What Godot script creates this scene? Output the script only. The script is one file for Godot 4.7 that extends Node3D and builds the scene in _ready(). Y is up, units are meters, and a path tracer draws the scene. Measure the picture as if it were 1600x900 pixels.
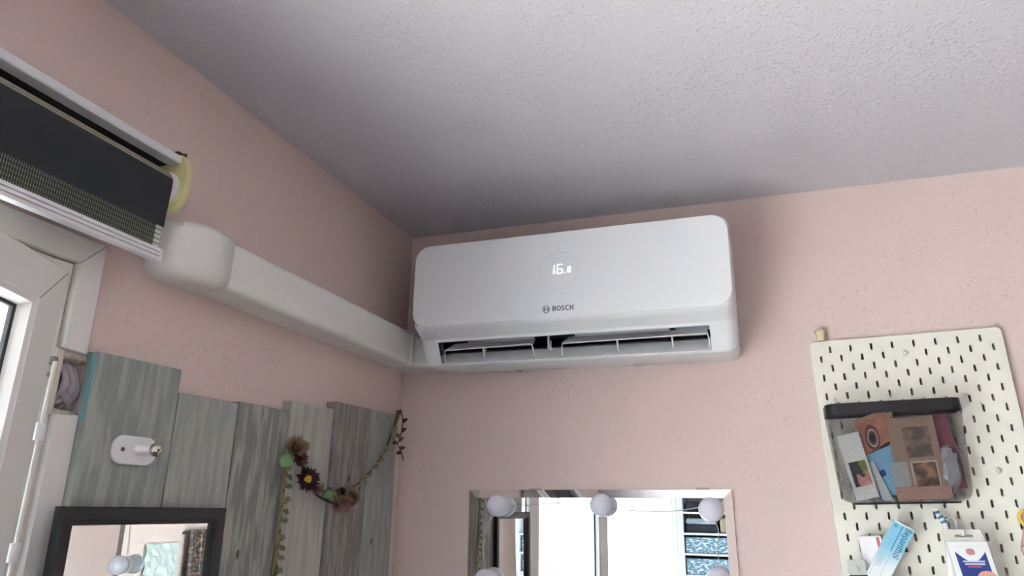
extends Node3D
# A corner of a pink bedroom: an air conditioner by the ceiling, its duct along the window wall,
# a zebra blind over an open window sash, grey planks with a mirror and a dried garland, a lit mirror, a pegboard.
# x runs away from the window wall, z away from the wall with the air conditioner, y up, metres.

const FOCAL := 1104.639
const EYE := Vector3(0.8815767, 1.7812619, 1.6418234)
const AXES := Basis(Vector3(0.94355743, 0.01747936, -0.33074742), Vector3(0.08339433, 0.95389592, 0.28831919), Vector3(0.32053825, -0.29962817, 0.8985979))
const ROOM_X := 2.6
const ROOM_Z := 3.5
const ROOM_Y := 2.5

var M := {}
var taken := {}
var rng := RandomNumberGenerator.new()

# ---------------------------------------------------------------- where a pixel's ray meets a plane
func ray(px: float, py: float) -> Vector3:
	return AXES * Vector3((px - 800.0) / FOCAL, -(py - 450.0) / FOCAL, -1.0)

func on_left(px: float, py: float, x := 0.0) -> Vector3:
	var d := ray(px, py)
	return EYE + d * ((x - EYE.x) / d.x)

func on_back(px: float, py: float, z := 0.0) -> Vector3:
	var d := ray(px, py)
	return EYE + d * ((z - EYE.z) / d.z)

# ---------------------------------------------------------------- mesh helpers
func mb(smooth := false) -> SurfaceTool:
	var st := SurfaceTool.new()
	st.begin(Mesh.PRIMITIVE_TRIANGLES)
	st.set_smooth_group(0 if smooth else -1)
	return st

func tri(st: SurfaceTool, a: Vector3, b: Vector3, c: Vector3, out: Vector3) -> void:
	if (b - a).cross(c - a).dot(out) > 0.0:
		st.add_vertex(a); st.add_vertex(c); st.add_vertex(b)
	else:
		st.add_vertex(a); st.add_vertex(b); st.add_vertex(c)

func quad(st: SurfaceTool, a: Vector3, b: Vector3, c: Vector3, d: Vector3, out: Vector3) -> void:
	tri(st, a, b, c, out)
	tri(st, a, c, d, out)

func quad_uv(st: SurfaceTool, p: Array, out: Vector3, uv := [Vector2(0, 0), Vector2(1, 0), Vector2(1, 1), Vector2(0, 1)]) -> void:
	# p runs top left, top right, bottom right, bottom left as seen from out
	var flip: bool = ((p[1] - p[0]) as Vector3).cross(p[2] - p[0]).dot(out) > 0.0
	for k in ([0, 2, 1, 0, 3, 2] if flip else [0, 1, 2, 0, 2, 3]):
		st.set_uv(uv[k]); st.add_vertex(p[k])

func box(st: SurfaceTool, lo: Vector3, hi: Vector3) -> void:
	var c := (lo + hi) / 2.0
	var h := (hi - lo) / 2.0
	for ax in 3:
		for s in [-1.0, 1.0]:
			var n := Vector3.ZERO; n[ax] = s
			var u := Vector3.ZERO; u[(ax + 1) % 3] = h[(ax + 1) % 3]
			var v := Vector3.ZERO; v[(ax + 2) % 3] = h[(ax + 2) % 3]
			var o: Vector3 = c + n * h[ax]
			var p := [o - u - v, o + u - v, o + u + v, o - u + v]
			var uv := []
			for k in 4: uv.append(Vector2(p[k].z, p[k].y) if ax == 0 else (Vector2(p[k].x, p[k].z) if ax == 1 else Vector2(p[k].x, p[k].y)))
			quad_uv(st, p, n, uv)

func cbox(st: SurfaceTool, lo: Vector3, hi: Vector3, b: float, xf := Transform3D.IDENTITY) -> void:
	# a box with chamfered edges
	var c := (lo + hi) / 2.0
	var h := (hi - lo) / 2.0
	b = minf(b, minf(h.x, minf(h.y, h.z)) * 0.9)
	var pt := func(sx: float, sy: float, sz: float, ax: int) -> Vector3:
		var p := Vector3(sx * (h.x - b), sy * (h.y - b), sz * (h.z - b))
		p[ax] = [sx, sy, sz][ax] * h[ax]
		return xf * (c + p)
	for ax in 3:
		for s in [-1.0, 1.0]:
			var cs := []
			for e in [[-1, -1], [1, -1], [1, 1], [-1, 1]]:
				var sg := [0.0, 0.0, 0.0]
				sg[ax] = s; sg[(ax + 1) % 3] = float(e[0]); sg[(ax + 2) % 3] = float(e[1])
				cs.append(pt.call(sg[0], sg[1], sg[2], ax))
			var n := Vector3.ZERO; n[ax] = s
			quad(st, cs[0], cs[1], cs[2], cs[3], xf.basis * n)
	for ax in 3:
		for s1 in [-1.0, 1.0]:
			for s2 in [-1.0, 1.0]:
				var a1 := (ax + 1) % 3
				var a2 := (ax + 2) % 3
				var lo_s := [0.0, 0.0, 0.0]; var hi_s := [0.0, 0.0, 0.0]
				lo_s[ax] = -1.0; hi_s[ax] = 1.0
				lo_s[a1] = s1; hi_s[a1] = s1; lo_s[a2] = s2; hi_s[a2] = s2
				var n := Vector3.ZERO; n[a1] = s1; n[a2] = s2
				quad(st, pt.call(lo_s[0], lo_s[1], lo_s[2], a1), pt.call(hi_s[0], hi_s[1], hi_s[2], a1), pt.call(hi_s[0], hi_s[1], hi_s[2], a2), pt.call(lo_s[0], lo_s[1], lo_s[2], a2), xf.basis * n)
	for sx in [-1.0, 1.0]:
		for sy in [-1.0, 1.0]:
			for sz in [-1.0, 1.0]:
				tri(st, pt.call(sx, sy, sz, 0), pt.call(sx, sy, sz, 1), pt.call(sx, sy, sz, 2), xf.basis * Vector3(sx, sy, sz))

func round_poly(pts: Array, r, seg := 6) -> PackedVector2Array:
	# corners rounded, with a point just past each end of the arc so that smooth normals stay on the flats
	var out := PackedVector2Array()
	var n := pts.size()
	for i in n:
		var p: Vector2 = pts[i]
		var a: Vector2 = pts[(i + n - 1) % n]
		var b: Vector2 = pts[(i + 1) % n]
		var rr: float = r[i] if r is Array else r
		var t: float = minf(rr, minf(p.distance_to(a), p.distance_to(b)) * 0.44)
		if t < 1e-5:
			out.append(p)
			continue
		var da := (a - p).normalized()
		var db := (b - p).normalized()
		out.append(p + da * t * 1.12)
		for k in seg + 1:
			var s := float(k) / seg
			# between a parabola and a circle
			var q0 := p + da * t; var q1 := p + db * t
			var w := 0.7071
			var d := (1 - s) * (1 - s) + 2 * w * s * (1 - s) + s * s
			out.append((q0 * (1 - s) * (1 - s) + p * 2 * w * s * (1 - s) + q1 * s * s) / d)
		out.append(p + db * t * 1.12)
	return out

func rect_poly(x0: float, y0: float, x1: float, y1: float, r: float, seg := 6) -> PackedVector2Array:
	return round_poly([Vector2(x0, y0), Vector2(x1, y0), Vector2(x1, y1), Vector2(x0, y1)], r, seg)

func inset(poly: PackedVector2Array, d: float) -> PackedVector2Array:
	var area := 0.0
	var n := poly.size()
	for i in n:
		area += poly[i].cross(poly[(i + 1) % n])
	var sg := 1.0 if area > 0 else -1.0
	var out := PackedVector2Array()
	for i in n:
		var e1 := (poly[i] - poly[(i + n - 1) % n]).normalized()
		var e2 := (poly[(i + 1) % n] - poly[i]).normalized()
		var nn := (Vector2(-e1.y, e1.x) + Vector2(-e2.y, e2.x)) * sg
		nn = nn.normalized() / maxf(0.5, nn.length() / 2.0)
		out.append(poly[i] + nn * d)
	return out

func loft(st: SurfaceTool, rings: Array, caps := true, closed := true) -> void:
	# rings of equally many points; smooth along the sides, flat caps
	for i in rings.size() - 1:
		var a: Array = rings[i]; var b: Array = rings[i + 1]
		var ca := Vector3.ZERO
		for p in a: ca += p
		for p in b: ca += p
		ca /= (a.size() + b.size())
		var n := a.size()
		for k in (n if closed else n - 1):
			var k2 := (k + 1) % n
			if a[k].distance_squared_to(a[k2]) < 1e-14 and b[k].distance_squared_to(b[k2]) < 1e-14:
				continue
			quad(st, a[k], a[k2], b[k2], b[k], (a[k] + a[k2] + b[k] + b[k2]) / 4.0 - ca)
	if caps and rings.size() > 1:
		for e in [0, rings.size() - 1]:
			var r: Array = rings[e]
			var o: Array = rings[1 if e == 0 else rings.size() - 2]
			var c0 := Vector3.ZERO; var c1 := Vector3.ZERO
			for p in r: c0 += p
			for p in o: c1 += p
			c0 /= r.size(); c1 /= o.size()
			st.set_smooth_group(-1)
			for k in r.size():
				var k2 := (k + 1) % r.size()
				if r[k].distance_squared_to(r[k2]) > 1e-14:
					tri(st, c0, r[k], r[k2], c0 - c1)
			st.set_smooth_group(0)

func slab(st: SurfaceTool, poly: PackedVector2Array, xf: Transform3D, h: float, bev := 0.001, steps := 3) -> void:
	# a (star-shaped) outline pushed along the transform's z from 0 to h, its edges rounded
	var rings := []
	var levels := []
	for k in steps + 1:
		var a := PI / 2 * k / steps
		levels.append([bev * (1 - sin(a)), bev * (1 - cos(a))])   # depth, inset at the start
	var seq := []
	for l in levels:
		seq.append([l[1], l[0]])
	seq.reverse()
	var ring_at := func(z: float, d: float) -> Array:
		var out := []
		for p in (inset(poly, d) if d > 1e-7 else poly):
			out.append(xf * Vector3(p.x, p.y, z))
		return out
	for k in range(steps, -1, -1):
		var a := PI / 2 * k / steps
		rings.append(ring_at.call(bev * (1 - cos(PI / 2 - a)), bev * (1 - sin(PI / 2 - a))))
	for k in range(0, steps + 1):
		var a := PI / 2 * k / steps
		rings.append(ring_at.call(h - bev * (1 - cos(PI / 2 - a)), bev * (1 - sin(PI / 2 - a))))
	st.set_smooth_group(0)
	loft(st, rings)

func tube(st: SurfaceTool, pts: Array, r, seg := 8) -> void:
	var rings := []
	var up := Vector3(0.123, 0.93, 0.31).normalized()
	for i in pts.size():
		var d: Vector3 = (pts[mini(i + 1, pts.size() - 1)] - pts[maxi(i - 1, 0)]).normalized()
		var u := d.cross(up)
		if u.length() < 0.01: u = d.cross(Vector3.RIGHT)
		u = u.normalized()
		var v := d.cross(u)
		up = -v if up.dot(-v) > 0 else v
		v = d.cross(u)
		var rr: float = r[i] if r is Array else r
		var ring := []
		for k in seg:
			var a := TAU * k / seg
			ring.append(pts[i] + (u * cos(a) + v * sin(a)) * rr)
		rings.append(ring)
	st.set_smooth_group(0)
	loft(st, rings)

func lathe(st: SurfaceTool, profile: Array, xf: Transform3D, seg := 24) -> void:
	# profile of (radius, height along the transform's z)
	var rings := []
	for p in profile:
		var ring := []
		for k in seg:
			var a := TAU * k / seg
			ring.append(xf * Vector3(cos(a) * p.x, sin(a) * p.x, p.y))
		rings.append(ring)
	st.set_smooth_group(0)
	loft(st, rings)

func curve_points(ctrl: Array, n: int) -> Array:
	var out := []
	var m := ctrl.size()
	for i in n:
		var t := float(i) / (n - 1) * (m - 1)
		var k := mini(int(t), m - 2)
		var s := t - k
		var p0: Vector3 = ctrl[maxi(k - 1, 0)]; var p1: Vector3 = ctrl[k]
		var p2: Vector3 = ctrl[k + 1]; var p3: Vector3 = ctrl[mini(k + 2, m - 1)]
		out.append(p1.cubic_interpolate(p2, p0, p3, s))
	return out

func turned(x: Vector3, y: Vector3, o: Vector3) -> Transform3D:
	x = x.normalized()
	var z := x.cross(y).normalized()
	return Transform3D(Basis(x, z.cross(x), z), o)

# ---------------------------------------------------------------- nodes
func numbered(called: String) -> String:
	if not taken.has(called):
		taken[called] = 0
		return called
	taken[called] += 1
	return "%s_%03d" % [called, taken[called]]

func obj(called: String, st, material: Material, parent: Node = self) -> MeshInstance3D:
	var o := MeshInstance3D.new()
	o.name = numbered(called) if parent == self else called
	if st is SurfaceTool:
		st.generate_normals()
		o.mesh = st.commit()
	else:
		o.mesh = st
	o.material_override = material
	parent.add_child(o, true)
	return o

func tag(o: Node, label: String, category: String, group := "") -> Node:
	o.set_meta("label", label)
	o.set_meta("category", category)
	if group != "": o.set_meta("group", group)
	return o

func thing(called: String, label: String, category: String, group := "") -> Node3D:
	var o := Node3D.new()
	o.name = numbered(called)
	add_child(o)
	tag(o, label, category, group)
	return o

func struct(o: Node) -> Node:
	o.set_meta("kind", "structure")
	return o

# ---------------------------------------------------------------- materials
func rgb(r: float, g: float, b: float) -> Color:
	return Color(r / 255.0, g / 255.0, b / 255.0)

func mat(c: Color, rough := 0.5, metal := 0.0) -> StandardMaterial3D:
	var m := StandardMaterial3D.new()
	m.albedo_color = c
	m.roughness = rough
	m.metallic = metal
	return m

func noise(seed_: int, freq: float, oct := 3, type := FastNoiseLite.TYPE_SIMPLEX_SMOOTH) -> FastNoiseLite:
	var n := FastNoiseLite.new()
	n.seed = seed_
	n.frequency = freq
	n.noise_type = type
	n.fractal_octaves = oct
	return n

func stucco_height(seed_: int, size: int, freq: float, cut: float) -> ImageTexture:
	# spattered plaster: droplets that stand out of an uneven coat
	var a := noise(seed_, freq, 2).get_seamless_image(size, size).get_data()
	var b := noise(seed_ + 5, freq * 0.35, 3).get_seamless_image(size, size).get_data()
	var c := noise(seed_ + 9, freq * 2.6, 2).get_seamless_image(size, size).get_data()
	var out := PackedByteArray()
	out.resize(size * size)
	for i in size * size:
		var drop := smoothstep(cut, cut + 0.32, a[i] / 255.0 + (b[i] / 255.0 - 0.5) * 0.35)
		out[i] = int(clampf(drop * 0.62 + b[i] / 255.0 * 0.26 + c[i] / 255.0 * 0.12, 0, 1) * 255.0)
	return ImageTexture.create_from_image(Image.create_from_data(size, size, false, Image.FORMAT_L8, out))

func stucco(c: Color, h: ImageTexture, metres: float, relief: float, rough := 0.9) -> StandardMaterial3D:
	# laid on by the walls' own coordinates, in metres
	var m := mat(c, rough)
	m.uv1_scale = Vector3.ONE / metres
	m.heightmap_enabled = true
	m.heightmap_texture = h
	m.heightmap_scale = relief
	return m

func wood_texture(seed_: int, base: Color, streak: Color, dark: Color, pale_share: float) -> StandardMaterial3D:
	var w := 160
	var h := 640
	var img := Image.create(w, h, false, Image.FORMAT_RGB8)
	var fine := noise(seed_, 0.35, 2)
	var wide := noise(seed_ + 3, 0.05, 3)
	var blot := noise(seed_ + 7, 0.02, 3)
	var knot := Vector2(w * (0.3 + 0.4 * fmod(seed_ * 0.37, 1.0)), h * (0.2 + 0.6 * fmod(seed_ * 0.61, 1.0)))
	for y in h:
		for x in w:
			var d := Vector2(x, (y - knot.y) * 0.35) - knot * Vector2(1, 0)
			var bend := 9.0 * exp(-d.length_squared() / 160.0) * signf(d.x)
			var xx := x + bend + wide.get_noise_2d(x * 0.2, y * 0.12) * 3.5
			var f := fine.get_noise_2d(xx, y * 0.016)
			var g := wide.get_noise_2d(xx * 1.4, y * 0.03)
			var p := blot.get_noise_2d(xx * 2.2, y * 0.35)
			var c := base.lerp(streak, clampf(pale_share + g * 1.0 + p * 1.7, 0, 1) * 0.7)
			c = c.lerp(dark, clampf(f * 0.9 - 0.2 + maxf(0.0, -g) * 0.7 - p * 0.5, 0, 1) * 0.5)
			if (d * Vector2(1, 1.6)).length() < 4.5: c = c.lerp(dark * 0.6, 0.8)
			img.set_pixel(x, y, c)
	img.generate_mipmaps()
	var m := mat(Color.WHITE, 0.75)
	m.albedo_texture = ImageTexture.create_from_image(img)
	return m

func image_mat(img: Image, rough := 0.5) -> StandardMaterial3D:
	img.generate_mipmaps()
	var m := mat(Color.WHITE, rough)
	m.albedo_texture = ImageTexture.create_from_image(img)
	return m

func make_materials() -> void:
	var h1 := stucco_height(11, 1024, 0.042, 0.66)
	var h2 := stucco_height(23, 1024, 0.040, 0.56)
	M.wall = stucco(rgb(226, 206, 198), h1, 0.50, 0.085)
	M.ceiling = stucco(rgb(209, 207, 211), h2, 0.40, 0.08)
	M.floor = mat(rgb(92, 76, 62), 0.5)
	M.terrace = mat(rgb(193, 195, 192), 0.9)
	M.ac = mat(rgb(236, 240, 240), 0.28)
	M.ac_panel = mat(rgb(236, 240, 241), 0.30)
	M.ac_vane = mat(rgb(236, 238, 239), 0.35)
	M.ac_grey = mat(rgb(198, 201, 204), 0.4)
	M.ink = mat(rgb(84, 88, 96), 0.4)
	M.ring = mat(rgb(226, 227, 231), 0.2)
	M.digit = mat(rgb(250, 250, 255), 0.4)
	M.digit.emission_enabled = true
	M.digit.emission = Color(0.93, 0.94, 1.0)
	M.digit.emission_energy_multiplier = 0.42
	M.duct = mat(rgb(236, 236, 230), 0.3)
	M.pvc = mat(rgb(233, 232, 227), 0.32)
	M.pvc_old = mat(rgb(222, 218, 203), 0.4)
	M.gasket = mat(rgb(110, 106, 98), 0.7)
	M.shutter = mat(rgb(58, 62, 62), 0.6)
	M.glass = mat(Color(0.93, 0.97, 0.96, 0.06), 0.0)
	M.glass.transparency = BaseMaterial3D.TRANSPARENCY_ALPHA
	M.mirror = mat(rgb(242, 246, 244), 0.0, 1.0)
	M.black = mat(rgb(24, 25, 28), 0.45)
	M.chrome = mat(rgb(205, 198, 184), 0.16, 1.0)
	M.white = mat(rgb(240, 239, 240), 0.35)
	M.bulb = mat(rgb(233, 235, 244), 0.22)
	M.bulb_base = mat(rgb(226, 224, 224), 0.3)
	M.wire = mat(rgb(214, 212, 206), 0.4)
	M.peg = mat(rgb(240, 240, 224), 0.45)
	M.yellowed = mat(rgb(226, 219, 160), 0.4)
	M.rail = mat(rgb(226, 229, 231), 0.3)
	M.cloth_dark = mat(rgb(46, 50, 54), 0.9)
	M.rag = mat(rgb(168, 160, 166), 0.95)
	var crumbs := Image.create(64, 64, false, Image.FORMAT_RGB8)
	var cn := noise(8, 0.09, 3)
	for y in 64:
		for x in 64:
			var v := cn.get_noise_2d(x, y)
			crumbs.set_pixel(x, y, rgb(214, 207, 196).lerp(rgb(178, 162, 142), smoothstep(0.0, 0.5, v)))
	M.plaster = image_mat(crumbs, 0.95)
	M.plaster.uv1_triplanar = true
	M.plaster.uv1_world_triplanar = true
	M.plaster.uv1_scale = Vector3.ONE * 18.0
	M.teal = mat(rgb(118, 168, 174), 0.7)

# ================================================================ the place
func _ready() -> void:
	rng.seed = 4711
	# --- camera
	var cam := Camera3D.new()
	cam.name = "camera"
	cam.transform = Transform3D(AXES, EYE)
	cam.fov = rad_to_deg(2.0 * atan(450.0 / FOCAL))
	cam.near = 0.02
	cam.current = true
	add_child(cam)
	# --- sky, sun, exposure
	var env := Environment.new()
	var sky := Sky.new()
	var sm := ProceduralSkyMaterial.new()
	sm.sky_top_color = Color(0.50, 0.69, 0.93)
	sm.sky_horizon_color = Color(0.855, 0.915, 0.955)
	sm.sky_curve = 0.25
	sm.ground_horizon_color = Color(0.74, 0.73, 0.70)
	sm.ground_bottom_color = Color(0.55, 0.53, 0.50)
	sm.energy_multiplier = 1.0
	sky.sky_material = sm
	env.background_mode = Environment.BG_SKY
	env.sky = sky
	env.background_energy_multiplier = 6.0
	env.tonemap_mode = Environment.TONE_MAPPER_LINEAR
	env.tonemap_exposure = 2.95
	env.sdfgi_enabled = true
	env.ssao_enabled = true
	env.ssil_enabled = true
	var we := WorldEnvironment.new()
	we.name = "environment"
	we.environment = env
	add_child(we)
	var sun := DirectionalLight3D.new()
	sun.name = "sun"
	sun.light_color = Color(1.0, 0.95, 0.87)
	sun.light_energy = 9.0
	sun.light_angular_distance = 0.6
	sun.shadow_enabled = true
	add_child(sun)
	sun.look_at_from_position(Vector3.ZERO, Vector3(0.10, -0.80, 0.60))

	make_materials()
	build_room()
	build_window()
	build_blind()
	build_duct()
	build_air_conditioner()
	build_planks()
	build_framed_mirror()
	build_hook()
	build_garland()
	build_big_mirror()
	build_pegboard()
	build_basket()
	build_peg_items()
	build_far_side()

# ---------------------------------------------------------------- room
const WIN_Z0 := 0.972
const WIN_Z1 := 3.3
const WIN_Y0 := 0.12
const WIN_Y1 := 2.096

func build_room() -> void:
	var st := mb()
	box(st, Vector3(-0.25, -0.1, -0.2), Vector3(ROOM_X + 0.2, 0, ROOM_Z + 0.2))
	struct(obj("floor", st, M.floor))
	st = mb()
	box(st, Vector3(-0.25, ROOM_Y, -0.2), Vector3(ROOM_X + 0.2, ROOM_Y + 0.15, ROOM_Z + 0.2))
	struct(obj("ceiling", st, M.ceiling))
	st = mb()
	box(st, Vector3(-0.25, 0, -0.2), Vector3(ROOM_X + 0.2, ROOM_Y, 0))
	struct(obj("wall_back", st, M.wall))
	st = mb()
	box(st, Vector3(ROOM_X, 0, 0), Vector3(ROOM_X + 0.2, ROOM_Y, ROOM_Z))
	struct(obj("wall_right", st, M.wall))
	st = mb()
	box(st, Vector3(-0.25, 0, ROOM_Z), Vector3(ROOM_X + 0.2, ROOM_Y, ROOM_Z + 0.2))
	struct(obj("wall_front", st, M.wall))
	# the window wall, cut for the window and for a knocked-out hollow beside its casing
	st = mb()
	var zs := [0.0, 0.913, 0.9595, WIN_Z0, WIN_Z1, ROOM_Z]
	var ys := [0.0, WIN_Y0, 1.893, 1.976, WIN_Y1, ROOM_Y]
	for i in zs.size() - 1:
		for j in ys.size() - 1:
			var zc: float = (zs[i] + zs[i + 1]) / 2
			var yc: float = (ys[j] + ys[j + 1]) / 2
			if zc > WIN_Z0 and zc < WIN_Z1 and yc > WIN_Y0 and yc < WIN_Y1:
				continue
			var hollow: bool = zc > 0.913 and zc < 0.9595 and yc > 1.893 and yc < 1.976
			box(st, Vector3(-0.25, ys[j], zs[i]), Vector3(-0.05 if hollow else 0.0, ys[j + 1], zs[i + 1]))
	var wl := obj("wall_left", st, M.wall)
	struct(wl)
	# crumbled plaster round the hollow, and old teal paint beside the planks
	st = mb(true)
	var nz := noise(5, 60.0, 3)
	var hf := func(i: int, j: int) -> Vector3:
		var z := lerpf(0.9085, 0.9625, i / 26.0)
		var y := lerpf(1.8860, 1.9800, j / 40.0)
		var wob := 0.003 * nz.get_noise_2d(y * 2.0, z * 2.0)
		# distance into the pocket that the rag fills
		var into := minf(minf(z - 0.9215, 0.9640 - z), minf(y - 1.9000, 1.9640 - y)) + wob
		var x := 0.0015 - 0.042 * smoothstep(-0.004, 0.006, into) + 0.0035 * nz.get_noise_2d(z * 3.0 + 7.0, y * 3.0)
		return Vector3(clampf(x, -0.046, 0.0042), y, z)
	for i in 26:
		for j in 40:
			quad(st, hf.call(i, j), hf.call(i + 1, j), hf.call(i + 1, j + 1), hf.call(i, j + 1), Vector3.RIGHT)
	var rep := Node3D.new()
	rep.name = "trim_1"
	add_child(rep)
	struct(rep)
	obj("crumbled_plaster", st, M.plaster, rep).set_meta("label", "crumbled bare plaster round the hollow")
	# a rag stuffed into the hollow: folded rolls
	var rag := thing("stuffed_rag", "crumpled grey rag stuffed into the hole in the wall between window casing and planks", "rag")
	var folds := [
		[Vector3(-0.018, 1.960, 0.955), Vector3(-0.003, 1.950, 0.954), Vector3(0.001, 1.934, 0.9505), Vector3(-0.004, 1.920, 0.953), Vector3(-0.016, 1.908, 0.957)],
		[Vector3(-0.018, 1.961, 0.944), Vector3(-0.004, 1.951, 0.9445), Vector3(0.0005, 1.938, 0.940), Vector3(-0.001, 1.924, 0.9405), Vector3(-0.006, 1.912, 0.947), Vector3(-0.02, 1.905, 0.952)],
		[Vector3(-0.022, 1.960, 0.934), Vector3(-0.008, 1.948, 0.933), Vector3(-0.004, 1.930, 0.930), Vector3(-0.005, 1.914, 0.934), Vector3(-0.018, 1.904, 0.941)],
		[Vector3(-0.030, 1.952, 0.926), Vector3(-0.014, 1.940, 0.925), Vector3(-0.010, 1.924, 0.9245), Vector3(-0.014, 1.910, 0.928), Vector3(-0.026, 1.903, 0.934)],
		[Vector3(-0.020, 1.926, 0.957), Vector3(-0.003, 1.920, 0.949), Vector3(-0.002, 1.911, 0.940), Vector3(-0.012, 1.904, 0.930)]]
	for f in folds:
		st = mb(true)
		var pts := curve_points(f, 14)
		var rs := []
		for k in 14: rs.append(0.0052 + 0.0014 * sin(k * 1.1))
		tube(st, pts, rs, 10)
		obj("fold", st, M.rag, rag)
	# outside: a sunlit terrace
	st = mb()
	box(st, Vector3(-9.0, -0.25, -6.0), Vector3(-0.25, -0.02, 10.0))
	struct(obj("terrace", st, M.terrace))

# ---------------------------------------------------------------- window with its open sash
func frame_ring(st: SurfaceTool, z0: float, y0: float, z1: float, y1: float, w: float, x0: float, x1: float, b := 0.002) -> void:
	cbox(st, Vector3(x0, y0, z0), Vector3(x1, y1, z0 + w), b)
	cbox(st, Vector3(x0, y0, z1 - w), Vector3(x1, y1, z1), b)
	cbox(st, Vector3(x0, y1 - w, z0 + w), Vector3(x1, y1, z1 - w), b)
	cbox(st, Vector3(x0, y0, z0 + w), Vector3(x1, y0 + w, z1 - w), b)

func mitred(st: SurfaceTool, xf: Transform3D, w: float, h: float, a: Array) -> void:
	# picture-frame of four mitred rails in the transform's xy plane; a holds (inset, z) steps across the rail
	for k in a.size() - 1:
		var p: Vector2 = a[k]; var q: Vector2 = a[k + 1]
		var c0 := [Vector3(p.x, p.x, p.y), Vector3(w - p.x, p.x, p.y), Vector3(w - p.x, h - p.x, p.y), Vector3(p.x, h - p.x, p.y)]
		var c1 := [Vector3(q.x, q.x, q.y), Vector3(w - q.x, q.x, q.y), Vector3(w - q.x, h - q.x, q.y), Vector3(q.x, h - q.x, q.y)]
		var n2 := Vector2(-(q.y - p.y), q.x - p.x)   # towards the room side, out of the profile
		for e in 4:
			var f := (e + 1) % 4
			var inward: Vector3 = [Vector3(0, 1, 0), Vector3(-1, 0, 0), Vector3(0, -1, 0), Vector3(1, 0, 0)][e]
			quad(st, xf * c0[e], xf * c0[f], xf * c1[f], xf * c1[e], xf.basis * (inward * n2.x + Vector3(0, 0, n2.y)))

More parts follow.
